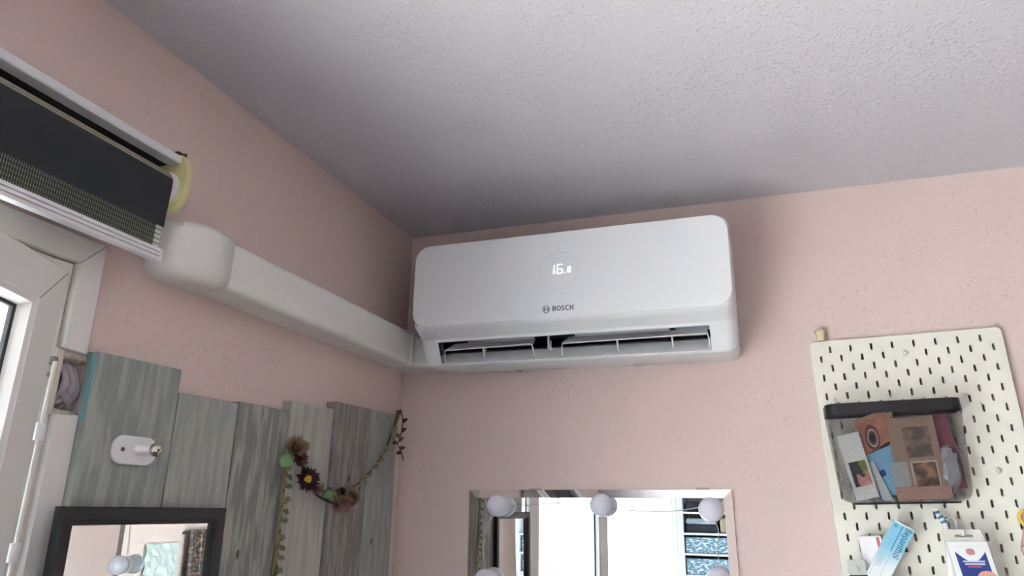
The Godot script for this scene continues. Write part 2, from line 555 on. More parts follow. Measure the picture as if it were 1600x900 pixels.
func build_window() -> void:
	var win := Node3D.new()
	win.name = "window_1"
	add_child(win)
	struct(win)
	# fixed frame set in the opening
	var st := mb()
	frame_ring(st, WIN_Z0 + 0.001, WIN_Y0 + 0.001, WIN_Z1 - 0.001, WIN_Y1 - 0.001, 0.03, -0.032, 0.001)
	cbox(st, Vector3(-0.075, WIN_Y0, 1.50), Vector3(-0.006, WIN_Y1, 1.55), 0.002)
	cbox(st, Vector3(-0.075, WIN_Y0, 2.40), Vector3(-0.006, WIN_Y1, 2.46), 0.002)
	obj("frame", st, M.pvc, win)
	for zz in [[1.55, 2.40], [2.46, 3.27]]:
		st = mb()
		box(st, Vector3(-0.043, WIN_Y0 + 0.03, zz[0]), Vector3(-0.039, WIN_Y1 - 0.03, zz[1]))
		obj("pane", st, M.glass, win)
	# added guide in the outer reveal, its near-black paints shade behind the pane
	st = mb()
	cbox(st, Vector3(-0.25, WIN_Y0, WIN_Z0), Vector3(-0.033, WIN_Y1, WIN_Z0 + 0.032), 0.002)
	obj("shade_guide", st, mat(rgb(17, 18, 19), 0.7), win)
	# casing boards: the head, the jamb above the hollow and the jamb below it
	st = mb()
	var xo := 0.011
	# head: mitred at its end
	slab(st, PackedVector2Array([Vector2(0.9365, 2.134), Vector2(0.972, 2.0965), Vector2(WIN_Z1, 2.0965), Vector2(WIN_Z1 + 0.04, 2.134)]), Transform3D(Basis(Vector3(0, 0, 1), Vector3(0, 1, 0), Vector3(1, 0, 0)), Vector3(-0.001, 0, 0)), xo, 0.0012, 1)
	obj("casing", st, M.pvc, win)
	st = mb()
	slab(st, PackedVector2Array([Vector2(0.9360, 2.1335), Vector2(0.9715, 2.0960), Vector2(0.9705, 1.979), Vector2(0.9335, 1.975)]), Transform3D(Basis(Vector3(0, 0, 1), Vector3(0, 1, 0), Vector3(1, 0, 0)), Vector3(-0.001, 0, 0)), xo, 0.0012, 1)
	obj("casing", st, M.pvc, win)
	st = mb()
	slab(st, PackedVector2Array([Vector2(0.9275, 1.8935), Vector2(0.963, 1.8905), Vector2(0.952, 0.0), Vector2(0.912, 0.0)]), Transform3D(Basis(Vector3(0, 0, 1), Vector3(0, 1, 0), Vector3(1, 0, 0)), Vector3(-0.001, 0, 0)), xo, 0.0012, 1)
	obj("casing", st, M.pvc, win)
	# the sash, hinged beside the casing and swung inwards
	var sash := Node3D.new()
	sash.name = "sash"
	win.add_child(sash)
	var ang := deg_to_rad(24.0)
	var u := Vector3(sin(ang), 0, cos(ang))
	var n := Vector3(cos(ang), 0, -sin(ang))
	var w := 0.49
	var y1 := 2.072
	var y0 := WIN_Y0 + 0.03
	# local x along the sash, y up, z out of its room face
	var xf := Transform3D(Basis(u, Vector3.UP, n), Vector3(0.030, y0, 1.0))
	st = mb()
	mitred(st, xf, w, y1 - y0, [Vector2(0.0, -0.055), Vector2(0, -0.002), Vector2(0.002, 0.0), Vector2(0.051, 0.0), Vector2(0.0525, -0.0015), Vector2(0.0585, -0.0035), Vector2(0.0640, -0.0190), Vector2(0.0640, -0.055), Vector2(0, -0.055)])
	obj("sash_frame", st, M.pvc, sash)
	st = mb()
	# dark mitre joints of the rails and the seam of the glazing bead
	for c in [[0, 1], [1, 1]]:
		var a := Vector3(0.003 if c[0] == 0 else w - 0.003, y1 - y0 - 0.003, 0.0001)
		var b := Vector3(0.051 if c[0] == 0 else w - 0.051, y1 - y0 - 0.051, 0.0001)
		var s := Vector3(1, 1, 0).normalized() * 0.0006 if c[0] == 0 else Vector3(1, -1, 0).normalized() * 0.0006
		quad(st, xf * (a + s), xf * (a - s), xf * (b - s), xf * (b + s), n)
	obj("mitre_joint", st, M.gasket, sash)
	st = mb()
	mitred(st, xf, w, y1 - y0, [Vector2(0.0635, -0.0175), Vector2(0.0675, -0.0190), Vector2(0.0675, -0.024)])
	obj("gasket", st, M.shutter, sash)
	st = mb()
	var g0 := Vector3(0.062, 0.062, -0.0215)
	var g1 := Vector3(w - 0.062, y1 - y0 - 0.062, -0.0255)
	cbox(st, g0.min(g1), g0.max(g1), 0.0001, xf)
	obj("pane", st, M.glass, sash)
	# hinge rod and its barrels between sash and casing
	st = mb(true)
	tube(st, [Vector3(0.020, 0.3, 0.988), Vector3(0.020, 1.955, 0.985)], 0.0034, 10)
	obj("hinge_rod", st, M.pvc_old, sash)
	for yy in [1.865, 1.722]:
		st = mb(true)
		lathe(st, [Vector2(0.001, -0.011), Vector2(0.0066, -0.011), Vector2(0.007, -0.010), Vector2(0.007, 0.010), Vector2(0.0066, 0.011), Vector2(0.001, 0.011)], Transform3D(Basis(Vector3(1, 0, 0), Vector3(0, 0, -1), Vector3(0, 1, 0)), Vector3(0.020, yy, 0.9865)), 14)
		obj("hinge_barrel", st, M.pvc, sash)
	# worn upper hinge: a bracket with bare metal
	st = mb()
	cbox(st, Vector3(0.006, 1.952, 0.976), Vector3(0.0145, 1.963, 0.986), 0.002)
	cbox(st, Vector3(0.006, 1.936, 0.977), Vector3(0.0145, 1.942, 0.986), 0.002)
	obj("hinge_bracket", st, mat(rgb(150, 142, 130), 0.5, 0.3), sash)
	st = mb()
	cbox(st, Vector3(-0.02, 1.89, 0.962), Vector3(0.004, 1.978, 0.975), 0.002)
	obj("jamb_strip", st, M.pvc_old, win)

# ---------------------------------------------------------------- zebra blind
func build_blind() -> void:
	var t := thing("zebra_blind", "black and sheer zebra roller blind half rolled up above the white window", "blind")
	var z0 := 0.895
	var z1 := 3.36
	# head rail: a flat channel with a turned-down front lip
	var st := mb()
	var prof := [Vector2(0.0, 2.296), Vector2(0.0615, 2.2965), Vector2(0.0625, 2.2955), Vector2(0.0625, 2.2855), Vector2(0.0605, 2.2835), Vector2(0.040, 2.2835), Vector2(0.040, 2.2900), Vector2(0.0, 2.2900)]
	var ra := []; var rb := []
	for p in prof:
		ra.append(Vector3(p.x, p.y, z0 - 0.028)); rb.append(Vector3(p.x, p.y, z1))
	st.set_smooth_group(-1)
	loft(st, [ra, rb])
	obj("head_rail", st, M.rail, t)
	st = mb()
	cbox(st, Vector3(0.001, 2.2840, z0 - 0.010), Vector3(0.0395, 2.2895, z1), 0.0008)  # dark strip that paints the shade inside the rail's hollow
	obj("painted_shade_strip", st, M.cloth_dark, t)
	# rolled fabric and the sheet that hangs from it
	var c := Vector2(0.040, 2.2430)
	var r := 0.0265
	var arc := func(a0: float, a1: float, n: int) -> Array:
		var o := []
		for k in n + 1:
			var a := deg_to_rad(lerpf(a0, a1, float(k) / n))
			o.append(c + Vector2(cos(a), sin(a)) * r)
		return o
	var strip := func(pts: Array, za: float, zb: float, sheet: SurfaceTool, per: float) -> void:
		var v := 0.0
		for k in pts.size() - 1:
			var l: float = (pts[k + 1] - pts[k]).length()
			var p := [Vector3(pts[k].x, pts[k].y, zb), Vector3(pts[k].x, pts[k].y, za), Vector3(pts[k + 1].x, pts[k + 1].y, za), Vector3(pts[k + 1].x, pts[k + 1].y, zb)]
			var nn: Vector2 = (pts[k + 1] - pts[k]).orthogonal()
			quad_uv(sheet, p, Vector3(-nn.x, -nn.y, 0) if nn.dot((pts[k] + pts[k + 1]) / 2 - c) < 0 else Vector3(nn.x, nn.y, 0), [Vector2(0, v / per), Vector2((zb - za) / per, v / per), Vector2((zb - za) / per, (v + l) / per), Vector2(0, (v + l) / per)])
			v += l
	var weave := Image.create(64, 64, false, Image.FORMAT_RGB8)
	for y in 64:
		for x in 64:
			var thread := (x % 8) < 3
			var cc := rgb(142, 146, 126) if thread else rgb(38, 46, 42)
			if y % 16 < 5: cc = cc.lerp(rgb(28, 34, 30), 0.55)
			weave.set_pixel(x, y, cc)
	M.weave = image_mat(weave, 0.85)
	var sheer := Image.create(8, 64, false, Image.FORMAT_RGB8)
	for y in 64:
		for x in 8:
			sheer.set_pixel(x, y, rgb(66, 64, 58) if y % 16 < 3 else rgb(216, 214, 204))
	M.sheer = image_mat(sheer, 0.8)
	var rolled := Image.create(8, 64, false, Image.FORMAT_RGB8)
	for y in 64:
		for x in 8:
			rolled.set_pixel(x, y, rgb(84, 82, 72) if y % 16 < 6 else rgb(172, 166, 148))
	M.rolled = image_mat(rolled, 0.85)
	st = mb(true)
	lathe(st, [Vector2(0.002, 0), Vector2(r - 0.0006, 0), Vector2(r - 0.0006, z1 - z0), Vector2(0.002, z1 - z0)], Transform3D(Basis(Vector3(1, 0, 0), Vector3(0, 1, 0), Vector3(0, 0, 1)), Vector3(c.x, c.y, z0)), 40)
	obj("roller", st, M.cloth_dark, t)
	st = mb(true)
	strip.call(arc.call(112.0, 19.0, 16), z0 + 0.002, z1, st, 0.021)
	obj("sheer_band", st, M.rolled, t)
	st = mb(true)
	var down: Array = arc.call(19.0, 4.0, 6)
	down.append_array([Vector2(0.0665, 2.236), Vector2(0.0655, 2.21), Vector2(0.0645, 2.190), Vector2(0.064, 2.1725)])
	strip.call(down, z0, z1, st, 0.05)
	var shade := obj("blackout_band", st, M.cloth_dark, t)
	shade.set_meta("label", "black opaque band of the blind")
	st = mb()
	strip.call([Vector2(0.0632, 2.1735), Vector2(0.0625, 2.137)], z0 + 0.013, z1, st, 0.027)
	obj("mesh_band", st, M.weave, t).set_meta("label", "dark see-through woven band of the blind")
	st = mb()
	strip.call([Vector2(0.0612, 2.176), Vector2(0.0605, 2.137)], z0 + 0.001, z1, st, 0.029)
	obj("sheer_edge", st, M.sheer, t)
	# bottom bar: grooved, with an end cap
	st = mb()
	var bar := [Vector2(0.053, 2.139), Vector2(0.066, 2.139), Vector2(0.0675, 2.1365), Vector2(0.0675, 2.1335), Vector2(0.0640, 2.1332), Vector2(0.0640, 2.1322), Vector2(0.0675, 2.1315), Vector2(0.0675, 2.1272), Vector2(0.0640, 2.1269), Vector2(0.0640, 2.1259), Vector2(0.0675, 2.1252), Vector2(0.0660, 2.121), Vector2(0.060, 2.1195), Vector2(0.053, 2.121)]
	ra = []; rb = []
	for p in bar:
		ra.append(Vector3(p.x, p.y, z0 + 0.001)); rb.append(Vector3(p.x, p.y, z1))
	loft(st, [ra, rb])
	var bb := obj("bottom_bar", st, M.white, t)
	st = mb()
	cbox(st, Vector3(0.0515, 2.1180, z0 - 0.005), Vector3(0.0690, 2.1395, z0 + 0.0015), 0.0025)
	obj("end_cap", st, M.rail, bb)
	# the yellowed end bracket: a rounded hook that holds the roller's cap
	st = mb(true)
	var pl := round_poly([Vector2(0.0, 2.308), Vector2(0.067, 2.300), Vector2(0.081, 2.270), Vector2(0.076, 2.209), Vector2(0.032, 2.2030), Vector2(0.010, 2.232), Vector2(0.0, 2.262)], [0.002, 0.012, 0.02, 0.022, 0.018, 0.02, 0.01], 8)
	slab(st, pl, Transform3D(Basis(Vector3(1, 0, 0), Vector3(0, 1, 0), Vector3(0, 0, 1)), Vector3(0, 0, z0 - 0.024)), 0.012, 0.003)
	obj("bracket", st, M.yellowed, t).set_meta("label", "yellowed plastic end bracket")
	st = mb(true)
	lathe(st, [Vector2(0.001, 0), Vector2(r + 0.0005, 0), Vector2(r + 0.001, 0.002), Vector2(r + 0.001, 0.007), Vector2(r, 0.009), Vector2(0.001, 0.009)], Transform3D(Basis.IDENTITY, Vector3(c.x, c.y, z0 - 0.0125)), 36)
	obj("roller_cap", st, M.white, t)
	st = mb(true)
	for k in 3:
		lathe(st, [Vector2(0.0004, 0), Vector2(0.0014, 0.0003), Vector2(0.0014, 0.0015), Vector2(0.0004, 0.002)], Transform3D(turned(Vector3(0, 0, 1), Vector3(0, 1, 0), Vector3(c.x + cos(0.1 - k * 0.25) * r, c.y + sin(0.1 - k * 0.25) * r, z0 + 0.004)).basis.rotated(Vector3.UP, 0.0), Vector3(c.x + cos(0.1 - k * 0.25) * (r - 0.0005), c.y + sin(0.1 - k * 0.25) * (r - 0.0005), z0 + 0.004)), 8)
	obj("ball_chain", st, M.white, t)
	# rusty fixing clip above the bracket
	st = mb()
	cbox(st, Vector3(0.0, 2.3085, z0 - 0.030), Vector3(0.05, 2.3105, z0 - 0.016), 0.0005)
	cbox(st, Vector3(0.040, 2.303, z0 - 0.032), Vector3(0.052, 2.3125, z0 - 0.0295), 0.0005)
	obj("fixing_clip", st, mat(rgb(112, 96, 84), 0.6, 0.4), t)

# ---------------------------------------------------------------- duct along the wall
func build_duct() -> void:
	var t := thing("cable_duct", "white plastic pipe duct running along the pink wall from blind to air conditioner", "duct")
	var d := 0.068
	var ylo := 2.1195
	var yhi := 2.2045
	# section across: u from the wall outwards, v up
	var sec := round_poly([Vector2(0, ylo), Vector2(d, ylo), Vector2(d, yhi), Vector2(0, yhi)], [0.0005, 0.012, 0.012, 0.0005], 6)
	var st := mb(true)
	var rings := []
	for z in [0.098, 0.757]:
		var r := []
		for p in sec: r.append(Vector3(p.x, p.y, z))
		rings.append(r)
	loft(st, rings)
	obj("straight_duct", st, M.duct, t)
	# the cover where the pipes go into the wall: the section swings round to the wall
	st = mb(true)
	var sec2 := round_poly([Vector2(0, ylo - 0.003), Vector2(d + 0.0035, ylo - 0.003), Vector2(d + 0.0035, yhi + 0.008), Vector2(0, yhi + 0.008)], [0.0005, 0.022, 0.018, 0.0005], 8)
	rings = []
	for z in [0.7525, 0.753, 0.788]:
		var r := []
		for p in (inset(sec2, 0.001) if z < 0.7528 else sec2): r.append(Vector3(maxf(p.x, 0), p.y, z))
		rings.append(r)
	for k in 15:
		var a := deg_to_rad(90.0 * k / 14.0)
		var r := []
		for p in sec2:
			r.append(Vector3(p.x * cos(a), p.y, 0.789 + p.x * sin(a) * 1.04))
		rings.append(r)
	loft(st, rings)
	obj("wall_cover", st, M.duct, t)
	# inside corner piece with its rim
	st = mb(true)
	rings = []
	var dd := 0.066
	var sec3 := round_poly([Vector2(0, ylo + 0.001), Vector2(dd, ylo + 0.001), Vector2(dd, yhi - 0.003), Vector2(0, yhi - 0.003)], [0.0005, 0.014, 0.012, 0.0005], 6)
	var f := 0.02
	for k in 13:
		var r := []
		for p in sec3:
			var q: Vector3
			if k == 0: q = Vector3(p.x, p.y, 0.100)
			elif k == 12: q = Vector3(0.1203, p.y, p.x)
			else:
				var s := (k - 1) / 10.0
				# fillet between the two outer faces
				var e0 := Vector2(p.x, p.x + f * p.x / dd); var e1 := Vector2(p.x + f * p.x / dd, p.x); var ec := Vector2(p.x, p.x)
				var b := e0 * (1 - s) * (1 - s) + ec * 2 * s * (1 - s) + e1 * s * s
				q = Vector3(b.x, p.y, b.y)
			r.append(q)
		rings.append(r)
	loft(st, rings)
	obj("corner_piece", st, M.duct, t)
	st = mb(true)
	rings = []
	var sec4 := round_poly([Vector2(0, ylo - 0.0025), Vector2(d + 0.003, ylo - 0.0025), Vector2(d + 0.003, yhi + 0.002), Vector2(0, yhi + 0.002)], [0.0005, 0.013, 0.013, 0.0005], 6)
	for z in [0.0975, 0.098, 0.1005, 0.101]:
		var r := []
		for p in (inset(sec4, 0.0006) if z < 0.0978 or z > 0.1008 else sec4): r.append(Vector3(maxf(p.x, 0), p.y, z))
		rings.append(r)
	loft(st, rings)
	obj("rim", st, M.white, t)

# ---------------------------------------------------------------- air conditioner
func build_air_conditioner() -> void:
	var t := thing("air_conditioner", "white wall-mounted air conditioner with lit 16.0 display and open louvers", "air conditioner")
	var x0 := 0.1205
	var x1 := 0.8455
	var ox0 := 0.170
	var ox1 := 0.791
	# closed profile (z, y); the mouth lies between the points marked below
	var prof := PackedVector2Array()
	prof.append_array([Vector2(0.0, 2.392), Vector2(0.15, 2.392), Vector2(0.178, 2.389), Vector2(0.190, 2.381), Vector2(0.1955, 2.368), Vector2(0.1975, 2.34), Vector2(0.2020, 2.28), Vector2(0.2055, 2.22), Vector2(0.2064, 2.198), Vector2(0.2060, 2.187), Vector2(0.2010, 2.1790), Vector2(0.190, 2.1730), Vector2(0.180, 2.1684), Vector2(0.169, 2.1645), Vector2(0.1655, 2.1625)])
	var top_i := prof.size()
	prof.append(Vector2(0.1610, 2.1570))     # mouth, upper edge
	var low_i := prof.size()
	prof.append(Vector2(0.1330, 2.1085))     # mouth, lower lip
	prof.append_array([Vector2(0.1300, 2.1055), Vector2(0.122, 2.1045), Vector2(0.09, 2.1052), Vector2(0.02, 2.1095), Vector2(0.0, 2.1105)])
	var stations := []
	for k in 7:
		var a := PI / 2 * k / 6.0
		stations.append([x0 + 0.022 * (1 - cos(a)), 0.022 * (1 - sin(a))])
	stations.append([ox0, 0.0]); stations.append([ox1, 0.0])
	for k in range(6, -1, -1):
		var a := PI / 2 * k / 6.0
		stations.append([x1 - 0.022 * (1 - cos(a)), 0.022 * (1 - sin(a))])
	var st := mb(true)
	var rings := []
	for s in stations:
		var r := []
		for p in (inset(prof, s[1]) if s[1] > 1e-6 else prof):
			r.append(Vector3(s[0], p.y, maxf(p.x, 0.0005)))
		rings.append(r)
	for i in rings.size() - 1:
		var a: Array = rings[i]; var b: Array = rings[i + 1]
		for k in a.size():
			var k2 := (k + 1) % a.size()
			var mouth: bool = k == top_i and i == 7
			if mouth: continue
			# hard edges at the seam and the lip
			st.set_smooth_group(1 if k < top_i - 1 else (2 if k < low_i else 3))
			quad(st, a[k], a[k2], b[k2], b[k], (a[k] + a[k2] + b[k] + b[k2]) / 4 - Vector3((a[k].x + b[k].x) / 2, 2.25, 0.09))
	st.set_smooth_group(-1)
	for e in [0, rings.size() - 1]:
		var r: Array = rings[e]
		var cc := Vector3(r[0].x, 2.25, 0.09)
		for k in r.size():
			tri(st, cc, r[k], r[(k + 1) % r.size()], Vector3(-1 if e == 0 else 1, 0, 0))
	obj("casing", st, M.ac, t)
	# front panel
	st = mb(true)
	slab(st, round_poly([Vector2(x0 + 0.0012, 2.1835), Vector2(x1 - 0.0015, 2.1835), Vector2(x1 - 0.0015, 2.3835), Vector2(x0 + 0.0012, 2.3835)], 0.036, 10), Transform3D(Basis.IDENTITY, Vector3(0, 0, 0.1965)), 0.0105, 0.0016, 3)
	var panel := obj("front_panel", st, M.ac_panel, t)
	var zf := 0.2071
	# faint ring round the display
	st = mb(true)
	var ring := []
	for k in 65:
		var a := TAU * k / 64.0
		ring.append(Vector3(0.4795 + cos(a) * 0.0437, 2.2905 + sin(a) * 0.0437, zf - 0.0003))
	tube(st, ring, 0.0006, 6)
	obj("display_ring", st, M.ring, panel)
	# 16.0 as lit segments
	var seg_bar := func(s: SurfaceTool, a: Vector2, b: Vector2, w: float) -> void:
		var d := (b - a).normalized()
		var n := d.orthogonal() * w / 2
		var e := d * w / 2
		var pp := PackedVector2Array([a - d * 0.0, a + e + n, b - e + n, b, b - e - n, a + e - n])
		slab(s, pp, Transform3D(Basis.IDENTITY, Vector3(0, 0, zf - 0.0002)), 0.0006, 0.0001, 1)
	var digit := func(x: float, y: float, w: float, h: float, segs: String, lw: float) -> void:
		var s := mb()
		var sl := 0.05 * h   # slant
		var P := func(u: float, v: float) -> Vector2: return Vector2(x + u * w + v * sl, y + v * h)
		var segs_at := {"a": [P.call(0, 1), P.call(1, 1)], "b": [P.call(1, 1), P.call(1, 0.5)], "c": [P.call(1, 0.5), P.call(1, 0)], "d": [P.call(0, 0), P.call(1, 0)], "e": [P.call(0, 0.5), P.call(0, 0)], "f": [P.call(0, 1), P.call(0, 0.5)], "g": [P.call(0, 0.5), P.call(1, 0.5)]}
		for ch in segs:
			seg_bar.call(s, segs_at[ch][0], segs_at[ch][1], lw)
		obj("display_digit", s, M.digit, panel)
	digit.call(0.4560, 2.2835, 0.0120, 0.0215, "bc", 0.0026)
	digit.call(0.4755, 2.2835, 0.0115, 0.0215, "acdefg", 0.0023)
	digit.call(0.4995, 2.2850, 0.0062, 0.0125, "abcdef", 0.0016)
	st = mb()
	cbox(st, Vector3(0.4920, 2.2830, zf - 0.0002), Vector3(0.4945, 2.2856, zf + 0.0004), 0.0003)
	obj("display_digit", st, M.digit, panel)
	# maker's mark: ring with an armature, and the lettering
	var lc := Vector3(0.4505, 2.2035, zf - 0.0001)
	st = mb(true)
	ring = []
	for k in 41:
		var a := TAU * k / 40.0
		ring.append(lc + Vector3(cos(a) * 0.0078, sin(a) * 0.0078, 0))
	tube(st, ring, 0.0007, 6)
	var arcm := []
	for sgn in [-1.0, 1.0]:
		arcm = []
		for k in 11:
			var a := deg_to_rad(-58.0 + 116.0 * k / 10.0)
			arcm.append(lc + Vector3(sgn * (0.0018 + cos(a) * 0.0042 - 0.0008), sin(a) * 0.0050, 0))
		tube(st, arcm, 0.0007, 6)
		tube(st, [lc + Vector3(sgn * 0.0030, 0.0045, 0), lc + Vector3(sgn * 0.0030, -0.0045, 0)], 0.0007, 6)
	tube(st, [lc + Vector3(-0.0030, 0, 0), lc + Vector3(0.0030, 0, 0)], 0.0006, 6)
	obj("emblem", st, M.ink, panel)
	lettering("BOSCH", Vector3(0.4885, 2.2040, zf - 0.0003), Basis.IDENTITY, 0.0475, 0.0118, 0.0006, M.ink, panel, true)
	# mouth: pale side cheeks and deck; inside it reaches further left behind the casing
	var mouth_x0 := ox0
	ox0 = 0.142
	st = mb()
	var up := Vector2(0.1610, 2.1570); var lip := Vector2(0.1330, 2.1085); var deck := Vector2(0.098, 2.1408)
	quad(st, Vector3(ox0, lip.y, lip.x), Vector3(ox1, lip.y, lip.x), Vector3(ox1, deck.y, deck.x), Vector3(ox0, deck.y, deck.x), Vector3(0, 1, 1))
	obj("outlet_deck", st, M.ac, t)
	for xx in [ox0, ox1]:
		st = mb()
		var inw := Vector3(1 if xx == ox0 else -1, 0, 0)
		tri(st, Vector3(xx, up.y, up.x), Vector3(xx, lip.y, lip.x), Vector3(xx, deck.y, deck.x), inw)
		tri(st, Vector3(xx, up.y, up.x), Vector3(xx, deck.y, deck.x), Vector3(xx, 2.24, 0.09), inw)
		obj("outlet_cheek", st, M.ac_vane, t)
	st = mb()
	# the air path: up behind the front panel and back down to the deck, closed all round
	var path := [up, Vector2(0.150, 2.185), Vector2(0.160, 2.23), Vector2(0.160, 2.34), Vector2(0.03, 2.34), Vector2(0.018, 2.20), Vector2(0.030, 2.162), Vector2(0.050, 2.150), Vector2(0.080, 2.1445), deck]
	for k in path.size() - 1:
		var pa: Vector2 = path[k]; var pb: Vector2 = path[k + 1]
		quad(st, Vector3(ox0, pa.y, pa.x), Vector3(ox1, pa.y, pa.x), Vector3(ox1, pb.y, pb.x), Vector3(ox0, pb.y, pb.x), Vector3(0, 2.24, 0.09) - Vector3(0, (pa.y + pb.y) / 2, (pa.x + pb.x) / 2))
	for xx in [ox0, ox1]:
		for k in range(1, path.size() - 2):
			tri(st, Vector3(xx, 2.24, 0.09), Vector3(xx, path[k].y, path[k].x), Vector3(xx, path[k + 1].y, path[k + 1].x), Vector3(1 if xx == ox0 else -1, 0, 0))
	obj("outlet_throat", st, M.ac, t)
	# fan roller, its blades set low and black to darken the mouth
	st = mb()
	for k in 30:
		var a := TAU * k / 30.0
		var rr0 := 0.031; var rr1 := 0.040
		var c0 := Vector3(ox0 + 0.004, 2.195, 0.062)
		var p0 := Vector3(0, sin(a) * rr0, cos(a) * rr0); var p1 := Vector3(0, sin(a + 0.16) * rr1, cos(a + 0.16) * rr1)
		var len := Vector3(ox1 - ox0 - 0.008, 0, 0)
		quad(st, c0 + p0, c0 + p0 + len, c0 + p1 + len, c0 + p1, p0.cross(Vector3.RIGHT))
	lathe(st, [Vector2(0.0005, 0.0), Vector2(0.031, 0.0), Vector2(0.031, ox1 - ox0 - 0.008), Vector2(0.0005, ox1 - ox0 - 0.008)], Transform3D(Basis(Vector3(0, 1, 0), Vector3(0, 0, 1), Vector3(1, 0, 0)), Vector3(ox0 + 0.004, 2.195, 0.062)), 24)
	obj("fan_roller", st, mat(rgb(40, 41, 45), 0.5), t).set_meta("label", "black bladed fan roller set low to darken the mouth")
	ox0 = mouth_x0
	# white lip line and upper trim
	st = mb()
	cbox(st, Vector3(ox0 - 0.004, 2.1070, 0.1300), Vector3(ox1 + 0.002, 2.1102, 0.1342), 0.001)
	obj("lower_lip", st, M.white, t)
	st = mb()
	cbox(st, Vector3(ox0 - 0.003, 2.1555, 0.1585), Vector3(ox1 + 0.003, 2.1615, 0.1635), 0.001)
	obj("upper_trim", st, M.ac, t)
	# two louvers: ridged plates with a white rim and ribs down to the deck
	for lv in [[0.1815, 0.4010, [0.279]], [0.4680, 0.7875, [0.593, 0.711]]]:
		var a: float = lv[0]; var b: float = lv[1]
		var vane := Node3D.new()
		vane.name = "louver"
		t.add_child(vane, true)
		st = mb()
		# ridged surface from the rim up into the mouth
		var p0 := Vector2(0.1480, 2.1385); var p1 := Vector2(0.108, 2.1610)
		var nrm := Vector2(0.49, -0.87).normalized()
		for k in 5:
			var s0 := k / 5.0; var s1 := (k + 1) / 5.0; var sm := (k + 0.72) / 5.0
			var q0 := p0.lerp(p1, s0); var qm := p0.lerp(p1, sm) + nrm * -0.0022; var q1 := p0.lerp(p1, s1)
			var ins := 0.006 * s0
			var in1 := 0.006 * s1
			quad(st, Vector3(a + ins, q0.y, q0.x), Vector3(b - ins, q0.y, q0.x), Vector3(b - in1, qm.y, qm.x), Vector3(a + in1, qm.y, qm.x), Vector3(0, nrm.y, nrm.x))
			quad(st, Vector3(a + in1, qm.y, qm.x), Vector3(b - in1, qm.y, qm.x), Vector3(b - in1, q1.y, q1.x), Vector3(a + in1, q1.y, q1.x), Vector3(0, nrm.y, nrm.x))
		# its upper edge, thick
		cbox(st, Vector3(a + 0.006, 2.1600, 0.103), Vector3(b - 0.006, 2.1630, 0.109), 0.0008)
		if b > 0.6:
			cbox(st, Vector3(a + 0.02, 2.161, 0.100), Vector3(b - 0.085, 2.178, 0.104), 0.001)
		else:
			cbox(st, Vector3(a + 0.040, 2.161, 0.100), Vector3(b - 0.010, 2.178, 0.104), 0.001)
		obj("ridged_plate", st, M.ac_vane, vane)
		st = mb(true)
		tube(st, [Vector3(a - 0.001, 2.1150, 0.1345), Vector3(a + 0.0003, 2.1280, 0.1440), Vector3(a + 0.0018, 2.1358, 0.1478), Vector3(a + 0.0050, 2.1382, 0.1487), Vector3(b - 0.0050, 2.1382 + 0.004, 0.1487), Vector3(b - 0.0018, 2.1368 + 0.003, 0.1478), Vector3(b + 0.0003, 2.1280, 0.1440), Vector3(b + 0.001, 2.1150, 0.1345)], 0.0013, 8)
		obj("louver_rim", st, M.white, vane)
		for rx in lv[2]:
			st = mb()
			var yy: float = 2.1385 + 0.004 * (rx - a) / (b - a)
			var rib := [Vector3(rx, yy, 0.1487), Vector3(rx + 0.002, 2.1180, 0.1400), Vector3(rx, 2.119, 0.126), Vector3(rx, yy + 0.004, 0.128)]
			for s in [-0.0011, 0.0011]:
				quad(st, rib[0] + Vector3(s, 0, 0), rib[1] + Vector3(s, 0, 0), rib[2] + Vector3(s, 0, 0), rib[3] + Vector3(s, 0, 0), Vector3(s, 0, 0))
			for k in 4:
				quad(st, rib[k] + Vector3(-0.0011, 0, 0), rib[k] + Vector3(0.0011, 0, 0), rib[(k + 1) % 4] + Vector3(0.0011, 0, 0), rib[(k + 1) % 4] + Vector3(-0.0011, 0, 0), (rib[k] + rib[(k + 1) % 4]) / 2 - (rib[0] + rib[2]) / 2)
			obj("rib", st, M.white, vane)
	# the hanger and lever between the louvers
	st = mb()
	cbox(st, Vector3(0.4285, 2.135, 0.118), Vector3(0.4325, 2.168, 0.124), 0.001)
	obj("hanger", st, M.ac_vane, t)
	st = mb(true)
	tube(st, [Vector3(0.438, 2.152, 0.126), Vector3(0.4385, 2.140, 0.133), Vector3(0.4405, 2.128, 0.139)], [0.0012, 0.0022, 0.0026], 8)
	tube(st, [Vector3(0.4405, 2.131, 0.137), Vector3(0.4455, 2.1275, 0.139)], 0.0020, 8)
	obj("lever", st, M.white, t)
	# pale motor cover at the far end of the mouth
	st = mb()
	cbox(st, Vector3(0.716, 2.163, 0.092), Vector3(0.7895, 2.195, 0.146), 0.002)
	obj("motor_cover", st, M.ac_grey, t)
	# small catches under the lip
	for cx in [0.325, 0.615]:
		st = mb()
		cbox(st, Vector3(cx - 0.008, 2.1062, 0.008), Vector3(cx + 0.008, 2.1105, 0.018), 0.001)
		obj("catch", st, M.ac_grey, t)

